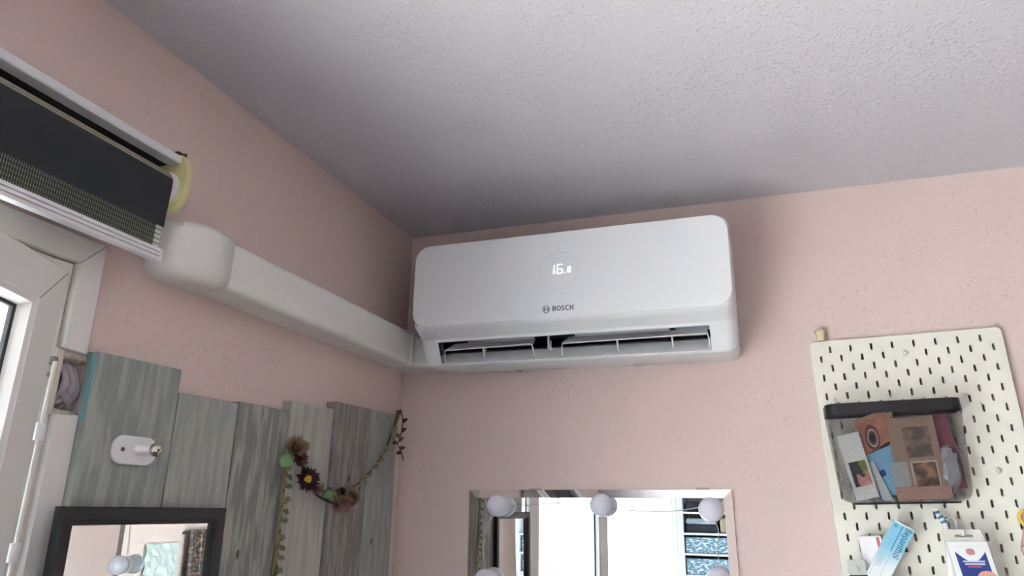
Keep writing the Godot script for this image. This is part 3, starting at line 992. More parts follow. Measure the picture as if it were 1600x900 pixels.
func lettering(text: String, at: Vector3, turn: Basis, width: float, height: float, depth: float, m: Material, parent: Node, bold := false, called := "lettering") -> void:
	# text centred on at, fitted to width and height
	var f := SystemFont.new()
	f.font_names = PackedStringArray(["Droid Sans"])
	f.font_weight = 700 if bold else 400
	var tm := TextMesh.new()
	tm.text = text
	tm.font = f
	tm.font_size = 64
	tm.pixel_size = 0.001
	tm.depth = 0.01
	tm.curve_step = 2.0
	var bb := tm.get_aabb()
	var am := ArrayMesh.new()
	am.add_surface_from_arrays(Mesh.PRIMITIVE_TRIANGLES, tm.surface_get_arrays(0))
	var o := MeshInstance3D.new()
	o.name = called
	o.mesh = am
	o.material_override = m
	var sx := width / bb.size.x
	var sy := height / bb.size.y
	var sz := depth / bb.size.z
	var cc := bb.get_center()
	o.transform = Transform3D(turn * Basis.from_scale(Vector3(sx, sy, sz)), at - turn * (Vector3(cc.x * sx, cc.y * sy, cc.z * sz)))
	parent.add_child(o, true)

# ---------------------------------------------------------------- planks
func build_planks() -> void:
	var t := thing("plank_panel", "panel of grey washed wooden planks of uneven height on the pink wall", "wood panel")
	var spec := [
		# z far edge, z near edge, top far, top near, thickness, base, streak, dark, pale
		[0.7732, 0.9275, 1.9835, 1.9805, 0.0215, rgb(150, 158, 151), rgb(180, 183, 173), rgb(110, 119, 115), 0.3],
		[0.6340, 0.7690, 1.9505, 1.9475, 0.0200, rgb(162, 168, 160), rgb(184, 188, 178), rgb(126, 132, 126), 0.4],
		[0.4920, 0.6300, 1.9560, 1.9540, 0.0190, rgb(140, 143, 138), rgb(190, 190, 178), rgb(106, 110, 107), 0.3],
		[0.3435, 0.4885, 1.9795, 1.9760, 0.022, rgb(172, 174, 165), rgb(192, 191, 179), rgb(136, 142, 137), 0.45],
		[0.2020, 0.3405, 1.9975, 1.9955, 0.029, rgb(132, 130, 125), rgb(168, 165, 156), rgb(96, 95, 93), 0.25],
		[0.0600, 0.1990, 2.0035, 1.9985, 0.022, rgb(155, 161, 154), rgb(176, 179, 171), rgb(121, 126, 121), 0.35]]
	for i in spec.size():
		var s: Array = spec[i]
		var x1: float = s[4]
		# leaning a little, as their joints do in the picture
		var lean := -0.006 if i < 2 else (-0.022 if i == 5 else -0.012)
		var ylow := 0.95
		var zf: float = s[0]; var zn: float = s[1]
		var st := mb()
		var b := 0.0011
		var hgt: float = s[2] - ylow
		var uvs := func(p: Vector3) -> Vector2: return Vector2((p.z - zf) / (zn - zf), (s[2] - p.y) / 0.62)
		var face := func(pts: Array, out: Vector3) -> void:
			var order := [0, 1, 2, 0, 2, 3]
			if ((pts[1] - pts[0]) as Vector3).cross(pts[2] - pts[0]).dot(out) > 0: order = [0, 2, 1, 0, 3, 2]
			for k in order:
				st.set_uv(uvs.call(pts[k])); st.add_vertex(pts[k])
		var low_f := zf + lean * 0.5 if i == 5 else zf + lean * 0.55
		var low_n := zn + lean * 0.55
		# slightly wandering long edges
		var rows := 9
		var nzz := noise(60 + i, 0.9, 2)
		var F := []; var N := []
		for k in rows:
			var v := float(k) / (rows - 1)
			F.append(Vector2(lerpf(zf, low_f, v) + 0.0008 * nzz.get_noise_1d(k * 1.7), lerpf(s[2], ylow, v)))
			N.append(Vector2(lerpf(zn, low_n, v) + 0.0008 * nzz.get_noise_1d(k * 1.7 + 50), lerpf(s[3], ylow, v)))
		for k in rows - 1:
			face.call([Vector3(x1, N[k].y - b, N[k].x - b), Vector3(x1, F[k].y - b, F[k].x + b), Vector3(x1, F[k + 1].y - b, F[k + 1].x + b), Vector3(x1, N[k + 1].y - b, N[k + 1].x - b)], Vector3.RIGHT)
			face.call([Vector3(x1, N[k].y - b, N[k].x - b), Vector3(x1 - b, N[k].y, N[k].x), Vector3(x1 - b, N[k + 1].y, N[k + 1].x), Vector3(x1, N[k + 1].y - b, N[k + 1].x - b)], Vector3(1, 0, 1))
			face.call([Vector3(x1, F[k].y - b, F[k].x + b), Vector3(x1 - b, F[k].y, F[k].x), Vector3(x1 - b, F[k + 1].y, F[k + 1].x), Vector3(x1, F[k + 1].y - b, F[k + 1].x + b)], Vector3(1, 0, -1))
			face.call([Vector3(0.001, N[k].y, N[k].x), Vector3(x1 - b, N[k].y, N[k].x), Vector3(x1 - b, N[k + 1].y, N[k + 1].x), Vector3(0.001, N[k + 1].y, N[k + 1].x)], Vector3(0, 0, 1))
			face.call([Vector3(0.001, F[k].y, F[k].x), Vector3(x1 - b, F[k].y, F[k].x), Vector3(x1 - b, F[k + 1].y, F[k + 1].x), Vector3(0.001, F[k + 1].y, F[k + 1].x)], Vector3(0, 0, -1))
		# top, its chamfer, and the back
		face.call([Vector3(x1, N[0].y - b, N[0].x - b), Vector3(x1, F[0].y - b, F[0].x + b), Vector3(x1 - b, F[0].y, F[0].x), Vector3(x1 - b, N[0].y, N[0].x)], Vector3(1, 1, 0))
		face.call([Vector3(0.001, N[0].y, N[0].x), Vector3(0.001, F[0].y, F[0].x), Vector3(x1 - b, F[0].y, F[0].x), Vector3(x1 - b, N[0].y, N[0].x)], Vector3.UP)
		face.call([Vector3(0.001, N[0].y, N[0].x), Vector3(0.001, F[0].y, F[0].x), Vector3(0.001, ylow, low_f), Vector3(0.001, ylow, low_n)], Vector3.LEFT)
		face.call([Vector3(0.001, ylow, low_n), Vector3(0.001, ylow, low_f), Vector3(x1, ylow, low_f), Vector3(x1, ylow, low_n)], Vector3.DOWN)
		obj("plank", st, wood_texture(101 + i * 17, s[5], s[6], s[7], s[8]), t)

	# remains of old paint along the first plank's edge
	var pt := mb()
	var edge := noise(14, 9.0, 2)
	for k in 16:
		var ya := lerpf(1.978, 1.888, k / 16.0); var yb := lerpf(1.978, 1.888, (k + 1) / 16.0)
		var wa := 0.0045 + 0.005 * edge.get_noise_1d(k * 0.4); var wb := 0.0045 + 0.005 * edge.get_noise_1d((k + 1) * 0.4)
		var za := 0.9278 - (1.98 - ya) * 0.0031; var zb := 0.9278 - (1.98 - yb) * 0.0031
		box(pt, Vector3(0.0203 - wa - 0.004, yb, minf(za, zb) - 0.0015), Vector3(0.0203, ya, maxf(za, zb) + 0.0006))
	obj("old_paint", pt, M.teal, t).set_meta("label", "flaking teal paint on the plank's edge")

# ---------------------------------------------------------------- black framed mirror on the planks
func build_framed_mirror() -> void:
	var t := thing("framed_mirror", "small wall mirror in a flat black frame hung on the grey planks", "mirror")
	var yaw := deg_to_rad(2.3)
	# local x runs towards the room corner, y up, z out of the wall
	var w := 0.309
	var h := 0.42
	var nrm := Vector3(cos(yaw), 0, -sin(yaw))
	var along := Vector3(-sin(yaw), 0, -cos(yaw))
	var up := Vector3(-0.019 * cos(yaw), 1.0, 0.019 * sin(yaw)).normalized()
	nrm = along.cross(up).normalized()
	var near_top := Vector3(0.0470, 1.7760, 0.9540)
	var xf := Transform3D(Basis(along, up, nrm), near_top - up * h - nrm * 0.006)
	var st := mb()
	mitred(st, xf, w, h, [Vector2(0.0, -0.008), Vector2(0.0, 0.0045), Vector2(0.0015, 0.006), Vector2(0.0165, 0.006), Vector2(0.0185, 0.0045), Vector2(0.0195, 0.0005), Vector2(0.0225, 0.0), Vector2(0.0235, -0.004), Vector2(0.0235, -0.008), Vector2(0, -0.008)])
	obj("frame", st, M.black, t)
	st = mb()
	cbox(st, Vector3(0.020, 0.020, -0.0078), Vector3(w - 0.020, h - 0.020, -0.0045), 0.0002, xf)
	obj("mirror_glass", st, M.mirror, t)

# ---------------------------------------------------------------- coat hook
func build_hook() -> void:
	var t := thing("wall_hook", "white oval hook plate with brass-coloured knob screwed to the first plank", "hook")
	var c := Vector3(0.0218, 1.8532, 0.8418)
	var xf := Transform3D(Basis(Vector3(0, 0, -1), Vector3(0, 1, 0), Vector3(1, 0, 0)), c)
	var st := mb(true)
	slab(st, rect_poly(-0.0385, -0.0200, 0.0385, 0.0200, 0.0196, 10), xf, 0.006, 0.0018)
	obj("plate", st, M.white, t)
	st = mb(true)
	lathe(st, [Vector2(0.0004, 0), Vector2(0.003, 0), Vector2(0.0028, 0.001), Vector2(0.0004, 0.0006)], xf * Transform3D(Basis.IDENTITY, Vector3(-0.0225, 0.0, 0.0059)), 14)
	obj("screw", st, M.gasket, t)
	st = mb(true)
	lathe(st, [Vector2(0.0009, 0), Vector2(0.0075, 0), Vector2(0.0062, 0.003), Vector2(0.0058, 0.028), Vector2(0.0009, 0.029)], xf * Transform3D(Basis.IDENTITY, Vector3(0.0035, 0.001, 0.0055)), 18)
	obj("peg", st, M.white, t)
	st = mb(true)
	var prof := [Vector2(0.0009, 0.0)]
	for k in range(1, 13):
		var a := PI * k / 13.0
		prof.append(Vector2(sin(a) * 0.0098, 0.0088 - cos(a) * 0.0088))
	prof.append(Vector2(0.0009, 0.0176))
	lathe(st, prof, xf * Transform3D(Basis.IDENTITY, Vector3(0.0035, 0.001, 0.0305)), 22)
	obj("knob", st, M.chrome, t)

# ---------------------------------------------------------------- garland
func leaf_mesh(l: float, w: float, cup: float) -> ArrayMesh:
	var st := mb(true)
	var rows := 6
	for k in rows:
		var s0 := float(k) / rows; var s1 := float(k + 1) / rows
		var w0 := w * pow(sin(PI * pow(s0, 0.8)), 0.8) / 2; var w1 := w * pow(sin(PI * pow(s1, 0.8)), 0.8) / 2
		var z0 := cup * sin(PI * s0); var z1 := cup * sin(PI * s1)
		for sd in [-1.0, 1.0]:
			quad(st, Vector3(0, l * s0, z0), Vector3(sd * w0, l * s0, z0 + absf(w0) * 0.35), Vector3(sd * w1, l * s1, z1 + absf(w1) * 0.35), Vector3(0, l * s1, z1), Vector3(0, 0, 1))
	st.generate_normals()
	return st.commit()

func flower_head(parent: Node, called: String, c: Vector3, face: Vector3, r: float, petals: int, pm: Material, cm: Material, spread: float, core: float) -> Node3D:
	var n := Node3D.new()
	n.name = called
	parent.add_child(n, true)
	var x := face.cross(Vector3.UP).normalized()
	var y := x.cross(face).normalized()
	var st := mb(true)
	for layer in 3:
		for k in petals:
			var a := TAU * (k + 0.33 * layer) / petals + rng.randf_range(-0.08, 0.08)
			var tilt := deg_to_rad(spread + layer * 20.0 + rng.randf_range(-12, 12))
			var rad := (x * cos(a) + y * sin(a))
			var d := rad * cos(tilt) + face * sin(tilt)
			var side := (y * cos(a) - x * sin(a)) * r * 0.13
			var L := r * rng.randf_range(0.85, 1.1)
			var b0 := c + rad * r * 0.12
			quad(st, b0 - side * 0.5, b0 + side * 0.5, c + d * L * 0.65 + side, c + d * L * 0.65 - side, face)
			tri(st, c + d * L * 0.65 + side, c + d * L * 0.65 - side, c + d * L + face * r * 0.08, face)
	obj("petals", st, pm, n)
	st = mb(true)
	var prof := []
	for k in 7:
		var a := PI / 2 * k / 6.0
		prof.append(Vector2(maxf(cos(a), 0.02) * r * core, sin(a) * r * core * 0.5))
	lathe(st, prof, Transform3D(Basis(x, y, face), c + face * r * 0.12), 16)
	obj("flower_centre", st, cm, n)
	return n

func build_garland() -> void:
	var t := thing("dried_flower_garland", "dried flower and leaf garland draped across the grey planks", "garland")
	var twine := mat(rgb(168, 146, 108), 0.9)
	var vine := mat(rgb(92, 84, 58), 0.9)
	var vine2 := mat(rgb(74, 44, 44), 0.9)
	var lm := [mat(rgb(102, 110, 74), 0.75), mat(rgb(120, 122, 86), 0.75), mat(rgb(88, 94, 68), 0.75)]
	var lred := [mat(rgb(84, 58, 56), 0.75), mat(rgb(92, 84, 66), 0.75)]
	for m in lm + lred: m.cull_mode = BaseMaterial3D.CULL_DISABLED
	var leaf := leaf_mesh(0.017, 0.0095, 0.002)
	var leaf_small := leaf_mesh(0.013, 0.007, 0.0015)
	var add_leaf := func(p: Vector3, dir: Vector3, mesh: Mesh, m: Material, facing: Vector3) -> void:
		var o := MeshInstance3D.new()
		o.name = "leaf"
		o.mesh = mesh
		o.material_override = m
		var y := dir.normalized()
		var x := y.cross(facing).normalized()
		o.transform = Transform3D(Basis(x, y, x.cross(y)), p)
		t.add_child(o, true)
	# swag from the corner down to the bouquet
	var swag := []
	for q in [[622, 644, 0.030], [613, 676, 0.030], [597, 712, 0.030], [577, 739, 0.034], [556, 760, 0.034], [540, 778, 0.036], [512, 771, 0.034], [487, 752, 0.032], [470, 724, 0.030], [456, 702, 0.030]]:
		swag.append(on_left(q[0], q[1], q[2]))
	var pts := curve_points(swag, 80)
	var st := mb(true)
	tube(st, pts, 0.0026, 7)
	obj("vine", st, vine, t)
	st = mb(true)
	var wob := []
	for i in 56:
		wob.append(pts[i] + Vector3(0.002, 0.0045 * sin(i * 0.9), 0.004 * cos(i * 0.8)))
	tube(st, wob, 0.0022, 6)
	obj("vine", st, twine, t)
	for i in range(2, 58, 2):
		var d: Vector3 = (pts[i + 1] - pts[i]).normalized()
		var sd := 1.0 if (i / 2) % 2 == 0 else -1.0
		var side: Vector3 = d.cross(Vector3.RIGHT).normalized() * sd
		add_leaf.call(pts[i] + Vector3(0.001, 0, 0), d * 0.7 + side * 0.8 + Vector3(rng.randf_range(0.05, 0.4), 0, 0), leaf_small if i < 30 else leaf, lm[i / 2 % 3], Vector3.RIGHT)
	# the long end that hangs down from the bouquet
	var hang := []
	for q in [[458, 700, 0.032], [449, 722, 0.032], [445, 745, 0.032], [441, 780, 0.030], [437, 812, 0.029], [433, 850, 0.029], [430, 880, 0.029], [428, 915, 0.029], [424, 960, 0.029]]:
		hang.append(on_left(q[0], q[1], q[2]))
	pts = curve_points(hang, 60)
	for strand in 3:
		st = mb(true)
		var sp := []
		for i in 60:
			var a := i * 0.55 + strand * TAU / 3
			sp.append(pts[i] + Vector3(0.0022 * cos(a), 0, 0.0030 * sin(a)))
		tube(st, sp, 0.0018, 6)
		obj("twine_strand", st, twine, t)
	for i in range(12, 58, 2):
		var sd := 1.0 if (i / 2) % 2 == 0 else -1.0
		add_leaf.call(pts[i] + Vector3(0.003, 0, 0), Vector3(0.25, rng.randf_range(-0.8, 0.3), sd * 0.75), leaf, lm[i % 3], Vector3.RIGHT)
		if i % 3 == 0:
			add_leaf.call(pts[i] + Vector3(0.003, 0, 0), Vector3(0.2, 0.75, -sd * 0.45), leaf_small, lm[(i + 1) % 3], Vector3.RIGHT)
	# the short tail beside the corner
	var tail := []
	for q in [[620, 645, 0.036], [626, 641, 0.044], [629, 652, 0.048], [628.5, 668, 0.048], [625, 684, 0.048], [621.5, 694, 0.046], [626, 704, 0.046], [630.5, 719, 0.044]]:
		tail.append(on_left(q[0], q[1], q[2]))
	pts = curve_points(tail, 40)
	st = mb(true)
	tube(st, pts, 0.0013, 6)
	obj("vine", st, vine2, t)
	for e in [[14, 1, 0], [19, 1, 0], [22, -1, 1], [25, 1, 1], [27, -1, 0], [32, 1, 1], [35, -1, 1]]:
		add_leaf.call(pts[e[0]], Vector3(e[1] * 0.85, 0.45 if e[0] < 26 else 0.1, 0.15 if e[1] > 0 else -0.3), leaf_mesh(0.0185, 0.0105, 0.002), lred[e[2]], Vector3(0.25, 0.1, 0.95))
	# flowers and seed heads
	var face := Vector3(0.86, 0.02, 0.5).normalized()
	var brown := mat(rgb(158, 130, 102), 0.95)
	var brown2 := mat(rgb(104, 78, 62), 0.95)
	var purple := mat(rgb(70, 32, 46), 0.85)
	var pink := mat(rgb(150, 112, 110), 0.9)
	var yellow := mat(rgb(204, 172, 48), 0.85)
	var olive := mat(rgb(128, 122, 84), 0.9)
	var green := mat(rgb(110, 160, 96), 0.6)
	for m in [brown, brown2, purple, pink, yellow, olive, green]: m.cull_mode = BaseMaterial3D.CULL_DISABLED
	flower_head(t, "dried_flower", on_left(461, 703, 0.036), Vector3(0.7, 0.6, 0.4).normalized(), 0.027, 22, brown, brown2, 22.0, 0.35).set_meta("label", "straw-brown dried flower head")
	flower_head(t, "dried_flower", on_left(467, 717, 0.036), face, 0.020, 16, brown2, brown2, 30.0, 0.4)
	flower_head(t, "purple_daisy", on_left(480, 749, 0.036), face, 0.025, 20, purple, yellow, 4.0, 0.40).set_meta("label", "dark purple daisy with yellow centre")
	flower_head(t, "dried_flower", on_left(493, 764, 0.036), face, 0.015, 12, pink, purple, 30.0, 0.35)
	flower_head(t, "dried_flower", on_left(535, 783, 0.038), Vector3(0.6, -0.5, 0.4).normalized(), 0.024, 20, brown, pink, 20.0, 0.35)
	flower_head(t, "dried_flower", on_left(549, 779, 0.038), face, 0.020, 16, olive, brown2, 30.0, 0.35)
	flower_head(t, "dried_flower", on_left(526, 790, 0.038), face, 0.016, 12, pink, purple, 24.0, 0.35)
	flower_head(t, "dried_flower", on_left(531, 768, 0.036), face, 0.013, 12, purple, purple, 30.0, 0.35)
	flower_head(t, "dried_flower", on_left(622, 647, 0.034), Vector3(0.6, 0.5, 0.6).normalized(), 0.011, 14, pink, vine2, 30.0, 0.4)
	# green petals
	var petal := leaf_mesh(0.030, 0.024, 0.004)
	var petal_s := leaf_mesh(0.020, 0.014, 0.003)
	for e in [[441, 731, 0.040, petal, 0.35], [505, 776, 0.040, petal_s, 1.2], [516, 779, 0.038, petal_s, -0.6], [545, 786, 0.042, petal_s, 0.4]]:
		var o := MeshInstance3D.new()
		o.name = "green_petal"
		o.mesh = e[3]
		o.material_override = green if e[0] < 520 else olive
		var y := Vector3(0, cos(e[4]), -sin(e[4]))
		var x := y.cross(face).normalized()
		o.transform = Transform3D(Basis(x, y, x.cross(y)), on_left(e[0], e[1], e[2]))
		t.add_child(o, true)
	# dark stem under the bouquet
	st = mb(true)
	var stem := []
	for q in [[484, 760, 0.034], [496, 774, 0.034], [512, 783, 0.034], [530, 790, 0.034]]:
		stem.append(on_left(q[0], q[1], q[2]))
	tube(st, curve_points(stem, 16), 0.0022, 6)
	obj("vine", st, vine2, t)

# ---------------------------------------------------------------- the bevelled mirror and its bulbs
func build_big_mirror() -> void:
	var t := thing("wall_mirror", "large frameless wall mirror with globe bulbs below the air conditioner", "mirror")
	var roll := 0.0102
	var xa := Vector3(cos(roll), sin(roll), 0)
	var ya := Vector3(-sin(roll), cos(roll), 0)
	var w := 0.606
	var h := 0.75
	var xf := Transform3D(Basis(xa, ya, Vector3(0, 0, 1)), Vector3(0.1985, 1.8255, 0.0) - ya * h)
	var st := mb()
	mitred(st, xf, w, h, [Vector2(0.0, 0.001), Vector2(0.0, 0.0045), Vector2(0.0180, 0.0070)])
	quad(st, xf * Vector3(0.018, 0.018, 0.0070), xf * Vector3(w - 0.018, 0.018, 0.0070), xf * Vector3(w - 0.018, h - 0.018, 0.0070), xf * Vector3(0.018, h - 0.018, 0.0070), Vector3(0, 0, 1))
	quad(st, xf * Vector3(0, 0, 0.001), xf * Vector3(w, 0, 0.001), xf * Vector3(w, h, 0.001), xf * Vector3(0, h, 0.001), Vector3(0, 0, -1))
	obj("mirror_glass", st, M.mirror, t)
	for cx in [0.165, 0.545]:
		st = mb()
		cbox(st, Vector3(cx - 0.014, h - 0.001, 0.0005), Vector3(cx + 0.014, h + 0.0035, 0.006), 0.001, xf)
		obj("top_clip", st, mat(rgb(196, 172, 164), 0.6), t)
	# bulbs stuck on the glass
	var spots := [[Vector3(0.282, 1.7905, 0), "white globe vanity bulb at the left end of the mirror's top row"], [Vector3(0.527, 1.7955, 0), "white globe vanity bulb in the middle of the mirror's top row"], [Vector3(0.760, 1.7895, 0), "white globe vanity bulb at the right end of the mirror's top row"], [Vector3(0.7665, 1.6530, 0), "white globe vanity bulb low on the mirror's right side"], [Vector3(0.256, 1.6285, 0), "white globe vanity bulb low on the mirror's left side"]]
	for s in spots:
		var b := thing("globe_bulb", s[1], "bulb", "vanity bulbs on the frameless mirror")
		var p: Vector3 = s[0]
		b.position = Vector3(p.x, p.y, 0.0072)
		st = mb(true)
		var prof := []
		for k in range(0, 15):
			var a := PI * (0.22 + 0.78 * k / 14.0)
			prof.append(Vector2(maxf(sin(a), 0.015) * 0.0248, 0.0282 - cos(a) * 0.0248))
		lathe(st, prof, Transform3D.IDENTITY, 32)
		obj("globe", st, M.bulb, b)
		st = mb(true)
		lathe(st, [Vector2(0.001, 0.0), Vector2(0.0205, 0.0), Vector2(0.0215, 0.001), Vector2(0.0215, 0.0050), Vector2(0.0195, 0.0058), Vector2(0.0195, 0.0078), Vector2(0.0208, 0.0084), Vector2(0.0208, 0.0108), Vector2(0.018, 0.0115), Vector2(0.001, 0.0115)], Transform3D.IDENTITY, 32)
		obj("socket", st, M.bulb_base, b)
	# the thin cable from bulb to bulb
	var runs := [
		[[Vector3(0.300, 1.793, 0.011), Vector3(0.34, 1.7915, 0.009), Vector3(0.42, 1.7985, 0.0085), Vector3(0.508, 1.7985, 0.011)], "thin white cable strung between the mirror's left and middle top bulbs"],
		[[Vector3(0.545, 1.7900, 0.011), Vector3(0.60, 1.7845, 0.0085), Vector3(0.68, 1.7850, 0.0085), Vector3(0.743, 1.7955, 0.011)], "thin white cable strung between the mirror's middle and right top bulbs"],
		[[Vector3(0.762, 1.772, 0.011), Vector3(0.771, 1.750, 0.0085), Vector3(0.769, 1.715, 0.0085), Vector3(0.7665, 1.678, 0.011)], "thin white cable running down between the mirror's two right bulbs"],
		[[Vector3(0.270, 1.776, 0.011), Vector3(0.249, 1.748, 0.0085), Vector3(0.239, 1.70, 0.0085), Vector3(0.247, 1.644, 0.011)], "thin white cable running down between the mirror's two left bulbs"]]
	for r in runs:
		st = mb(true)
		tube(st, curve_points(r[0], 24), 0.0009, 6)
		tag(obj("bulb_cable", st, M.wire), r[1], "cable", "cables of the vanity bulbs")

# ---------------------------------------------------------------- pegboard
const PEG_TURN := 0.03055503
const PEG_AT := Vector3(0.98780265, 2.14026271, 0.0)
const PEG_FRONT := 0.014

func peg_xf(z := 0.0) -> Transform3D:
	# board axes: x across from its left edge, y up from its top edge, z out of the wall
	var c := cos(PEG_TURN); var s := sin(PEG_TURN)
	return Transform3D(Basis(Vector3(c, s, 0), Vector3(-s, c, 0), Vector3(0, 0, 1)), PEG_AT + Vector3(0, 0, z))

func build_pegboard() -> void:
	var t := thing("pegboard", "cream metal pegboard with staggered upright slots on the pink wall", "pegboard")
	var xf := peg_xf()
	var W := 0.360
	var H := 0.560
	var zf := PEG_FRONT
	var zb := PEG_FRONT - 0.005
	var st := mb()
	var slot := []
	for k in 12:
		var a := TAU * k / 12.0
		slot.append(Vector2(cos(a) * 0.0025, sin(a) * 0.0025 + (0.005 if sin(a) > 0.01 else (-0.005 if sin(a) < -0.01 else 0.0))))
	slot = []
	for k in 7:
		var a := PI * k / 6.0
		slot.append(Vector2(cos(a) * 0.0025, 0.005 + sin(a) * 0.0025))
	for k in 7:
		var a := PI + PI * k / 6.0
		slot.append(Vector2(cos(a) * 0.0025, -0.005 + sin(a) * 0.0025))
	var cell := func(cx: float, cy: float, x0: float, x1: float, y0: float, y1: float, hole: bool) -> void:
		if x1 - x0 < 1e-5: return
		if not hole:
			quad(st, xf * Vector3(x0, y0, zf), xf * Vector3(x1, y0, zf), xf * Vector3(x1, y1, zf), xf * Vector3(x0, y1, zf), Vector3(0, 0, 1))
			return
		var n := slot.size()
		var outer := []
		for p in slot:
			# push the slot's points out to the cell's border
			var d := Vector2(p.x / 0.0025 if absf(p.y) <= 0.0051 else p.x / 0.0025, p.y / 0.0075)
			var m := maxf(absf(d.x), absf(d.y))
			d /= m
			outer.append(Vector2(cx + (d.x * (x1 - cx) if d.x > 0 else -d.x * (x0 - cx)), cy + (d.y * (y1 - cy) if d.y > 0 else -d.y * (y0 - cy))))
		for k in n:
			var k2 := (k + 1) % n
			var a0: Vector2 = slot[k] + Vector2(cx, cy); var a1: Vector2 = slot[k2] + Vector2(cx, cy)
			quad(st, xf * Vector3(a0.x, a0.y, zf), xf * Vector3(a1.x, a1.y, zf), xf * Vector3(outer[k2].x, outer[k2].y, zf), xf * Vector3(outer[k].x, outer[k].y, zf), Vector3(0, 0, 1))
			# corner of the cell
			if absf(outer[k].x - outer[k2].x) > 1e-6 and absf(outer[k].y - outer[k2].y) > 1e-6:
				var cr := Vector2(x1 if maxf(outer[k].x, outer[k2].x) > cx + 0.001 else x0, y1 if (outer[k].y + outer[k2].y) / 2 > cy else y0)
				tri(st, xf * Vector3(outer[k].x, outer[k].y, zf), xf * Vector3(outer[k2].x, outer[k2].y, zf), xf * Vector3(cr.x, cr.y, zf), Vector3(0, 0, 1))
			var mid := (a0 + a1) / 2 - Vector2(cx, cy)
			quad(st, xf * Vector3(a0.x, a0.y, zf), xf * Vector3(a1.x, a1.y, zf), xf * Vector3(a1.x, a1.y, zb), xf * Vector3(a0.x, a0.y, zb), Vector3(-mid.x, -mid.y, 0))
	var screws := [Vector2(0.18, -0.04), Vector2(0.30, -0.28)]
	var e := 0.008   # rim kept for the rounded border
	for r in range(1, 28):
		var y := -0.02 * r
		var y1 := y + 0.01; var y0 := y - 0.01
		if r % 2 == 0:
			for i in 9:
				var x := 0.02 + 0.04 * i
				var x0 := maxf(x - 0.02, e); var x1 := minf(x + 0.02, W - e)
				var is_screw := false
				for s in screws:
					if s.distance_to(Vector2(x, y)) < 0.005: is_screw = true
				cell.call(x, y, x0, x1, y0, y1, not is_screw)
		else:
			cell.call(0, y, e, 0.02, y0, y1, false)
			for i in 8:
				var x := 0.04 + 0.04 * i
				cell.call(x, y, x - 0.02, x + 0.02, y0, y1, true)
			cell.call(0, y, W - 0.02, W - e, y0, y1, false)
	# border with rounded corners; edge carried back to the wall to shade the slots
	var outer_p := rect_poly(0, -H, W, 0, 0.011, 6)
	var inner_p := PackedVector2Array()
	for p in outer_p:
		inner_p.append(Vector2(clampf(p.x, e, W - e), clampf(p.y, -H + 0.01, -0.01)))
	var edge_p := inset(outer_p, 0.001)
	for k in outer_p.size():
		var k2 := (k + 1) % outer_p.size()
		quad(st, xf * Vector3(inner_p[k].x, inner_p[k].y, zf), xf * Vector3(inner_p[k2].x, inner_p[k2].y, zf), xf * Vector3(edge_p[k2].x, edge_p[k2].y, zf), xf * Vector3(edge_p[k].x, edge_p[k].y, zf), Vector3(0, 0, 1))
		var o := outer_p[k] - Vector2(W / 2, -H / 2)
		quad(st, xf * Vector3(edge_p[k].x, edge_p[k].y, zf), xf * Vector3(edge_p[k2].x, edge_p[k2].y, zf), xf * Vector3(outer_p[k2].x, outer_p[k2].y, zf - 0.001), xf * Vector3(outer_p[k].x, outer_p[k].y, zf - 0.001), Vector3(o.x, o.y, 0.3))
		quad(st, xf * Vector3(outer_p[k].x, outer_p[k].y, zf - 0.001), xf * Vector3(outer_p[k2].x, outer_p[k2].y, zf - 0.001), xf * Vector3(outer_p[k2].x, outer_p[k2].y, 0.001), xf * Vector3(outer_p[k].x, outer_p[k].y, 0.001), Vector3(o.x, o.y, 0))
	obj("slotted_panel", st, M.peg, t)
	for s in screws:
		st = mb(true)
		lathe(st, [Vector2(0.0078, 0.0), Vector2(0.0078, 0.0012), Vector2(0.0066, 0.0022), Vector2(0.003, 0.0024), Vector2(0.0028, 0.0016), Vector2(0.0003, 0.0016)], xf * Transform3D(Basis.IDENTITY, Vector3(s.x, s.y, zf)), 24)
		obj("screw_cap", st, M.peg, t)
	for s in screws:
		st = mb(true)
		lathe(st, [Vector2(0.0003, 0.0005), Vector2(0.009, 0.0005), Vector2(0.009, zb), Vector2(0.0003, zb)], xf * Transform3D(Basis.IDENTITY, Vector3(s.x, s.y, 0)), 18)
		obj("wall_spacer", st, M.peg, t)
	# cream cork on the board's top edge
	var k := thing("cream_plug", "small cream-coloured plug perched on the pegboard's upper left corner", "plug")
	st = mb(true)
	lathe(st, [Vector2(0.0004, 0.0), Vector2(0.0075, 0.0), Vector2(0.0085, 0.002), Vector2(0.0085, 0.010), Vector2(0.0098, 0.013), Vector2(0.0100, 0.020), Vector2(0.0080, 0.0245), Vector2(0.004, 0.0262), Vector2(0.0004, 0.0266)], xf * Transform3D(Basis(Vector3(1, 0, 0), Vector3(0, 0, -1), Vector3(0, 1, 0)), Vector3(0.026, 0.0005, 0.0112)), 20)
	obj("plug_body", st, mat(rgb(226, 214, 176), 0.8), k)
	st = mb()
	cbox(st, Vector3(0.0145, 0.020, 0.009), Vector3(0.020, 0.0245, 0.014), 0.001, xf)
	obj("lilac_tip", st, mat(rgb(176, 168, 200), 0.6), k)

# ---------------------------------------------------------------- mesh basket and what is in it
func card(called: String, label: String, category: String, tl: Vector3, across: Vector3, down: Vector3, thick: float, m: Material, group := "") -> Node3D:
	# a thin carton or packet; tl, across and down in board axes
	var t := thing(called, label, category, group)
	var xf := peg_xf()
	var n := down.cross(across).normalized()
	if n.z < 0: n = -n
	var f := Transform3D(Basis(across.normalized(), -down.normalized(), n), tl)
	var st := mb()
	cbox(st, Vector3(0, -down.length(), -thick), Vector3(across.length(), 0, 0), minf(0.0008, thick * 0.3), xf * f)
	obj("body", st, m, t)
	t.set_meta("frame", xf * f)
	return t

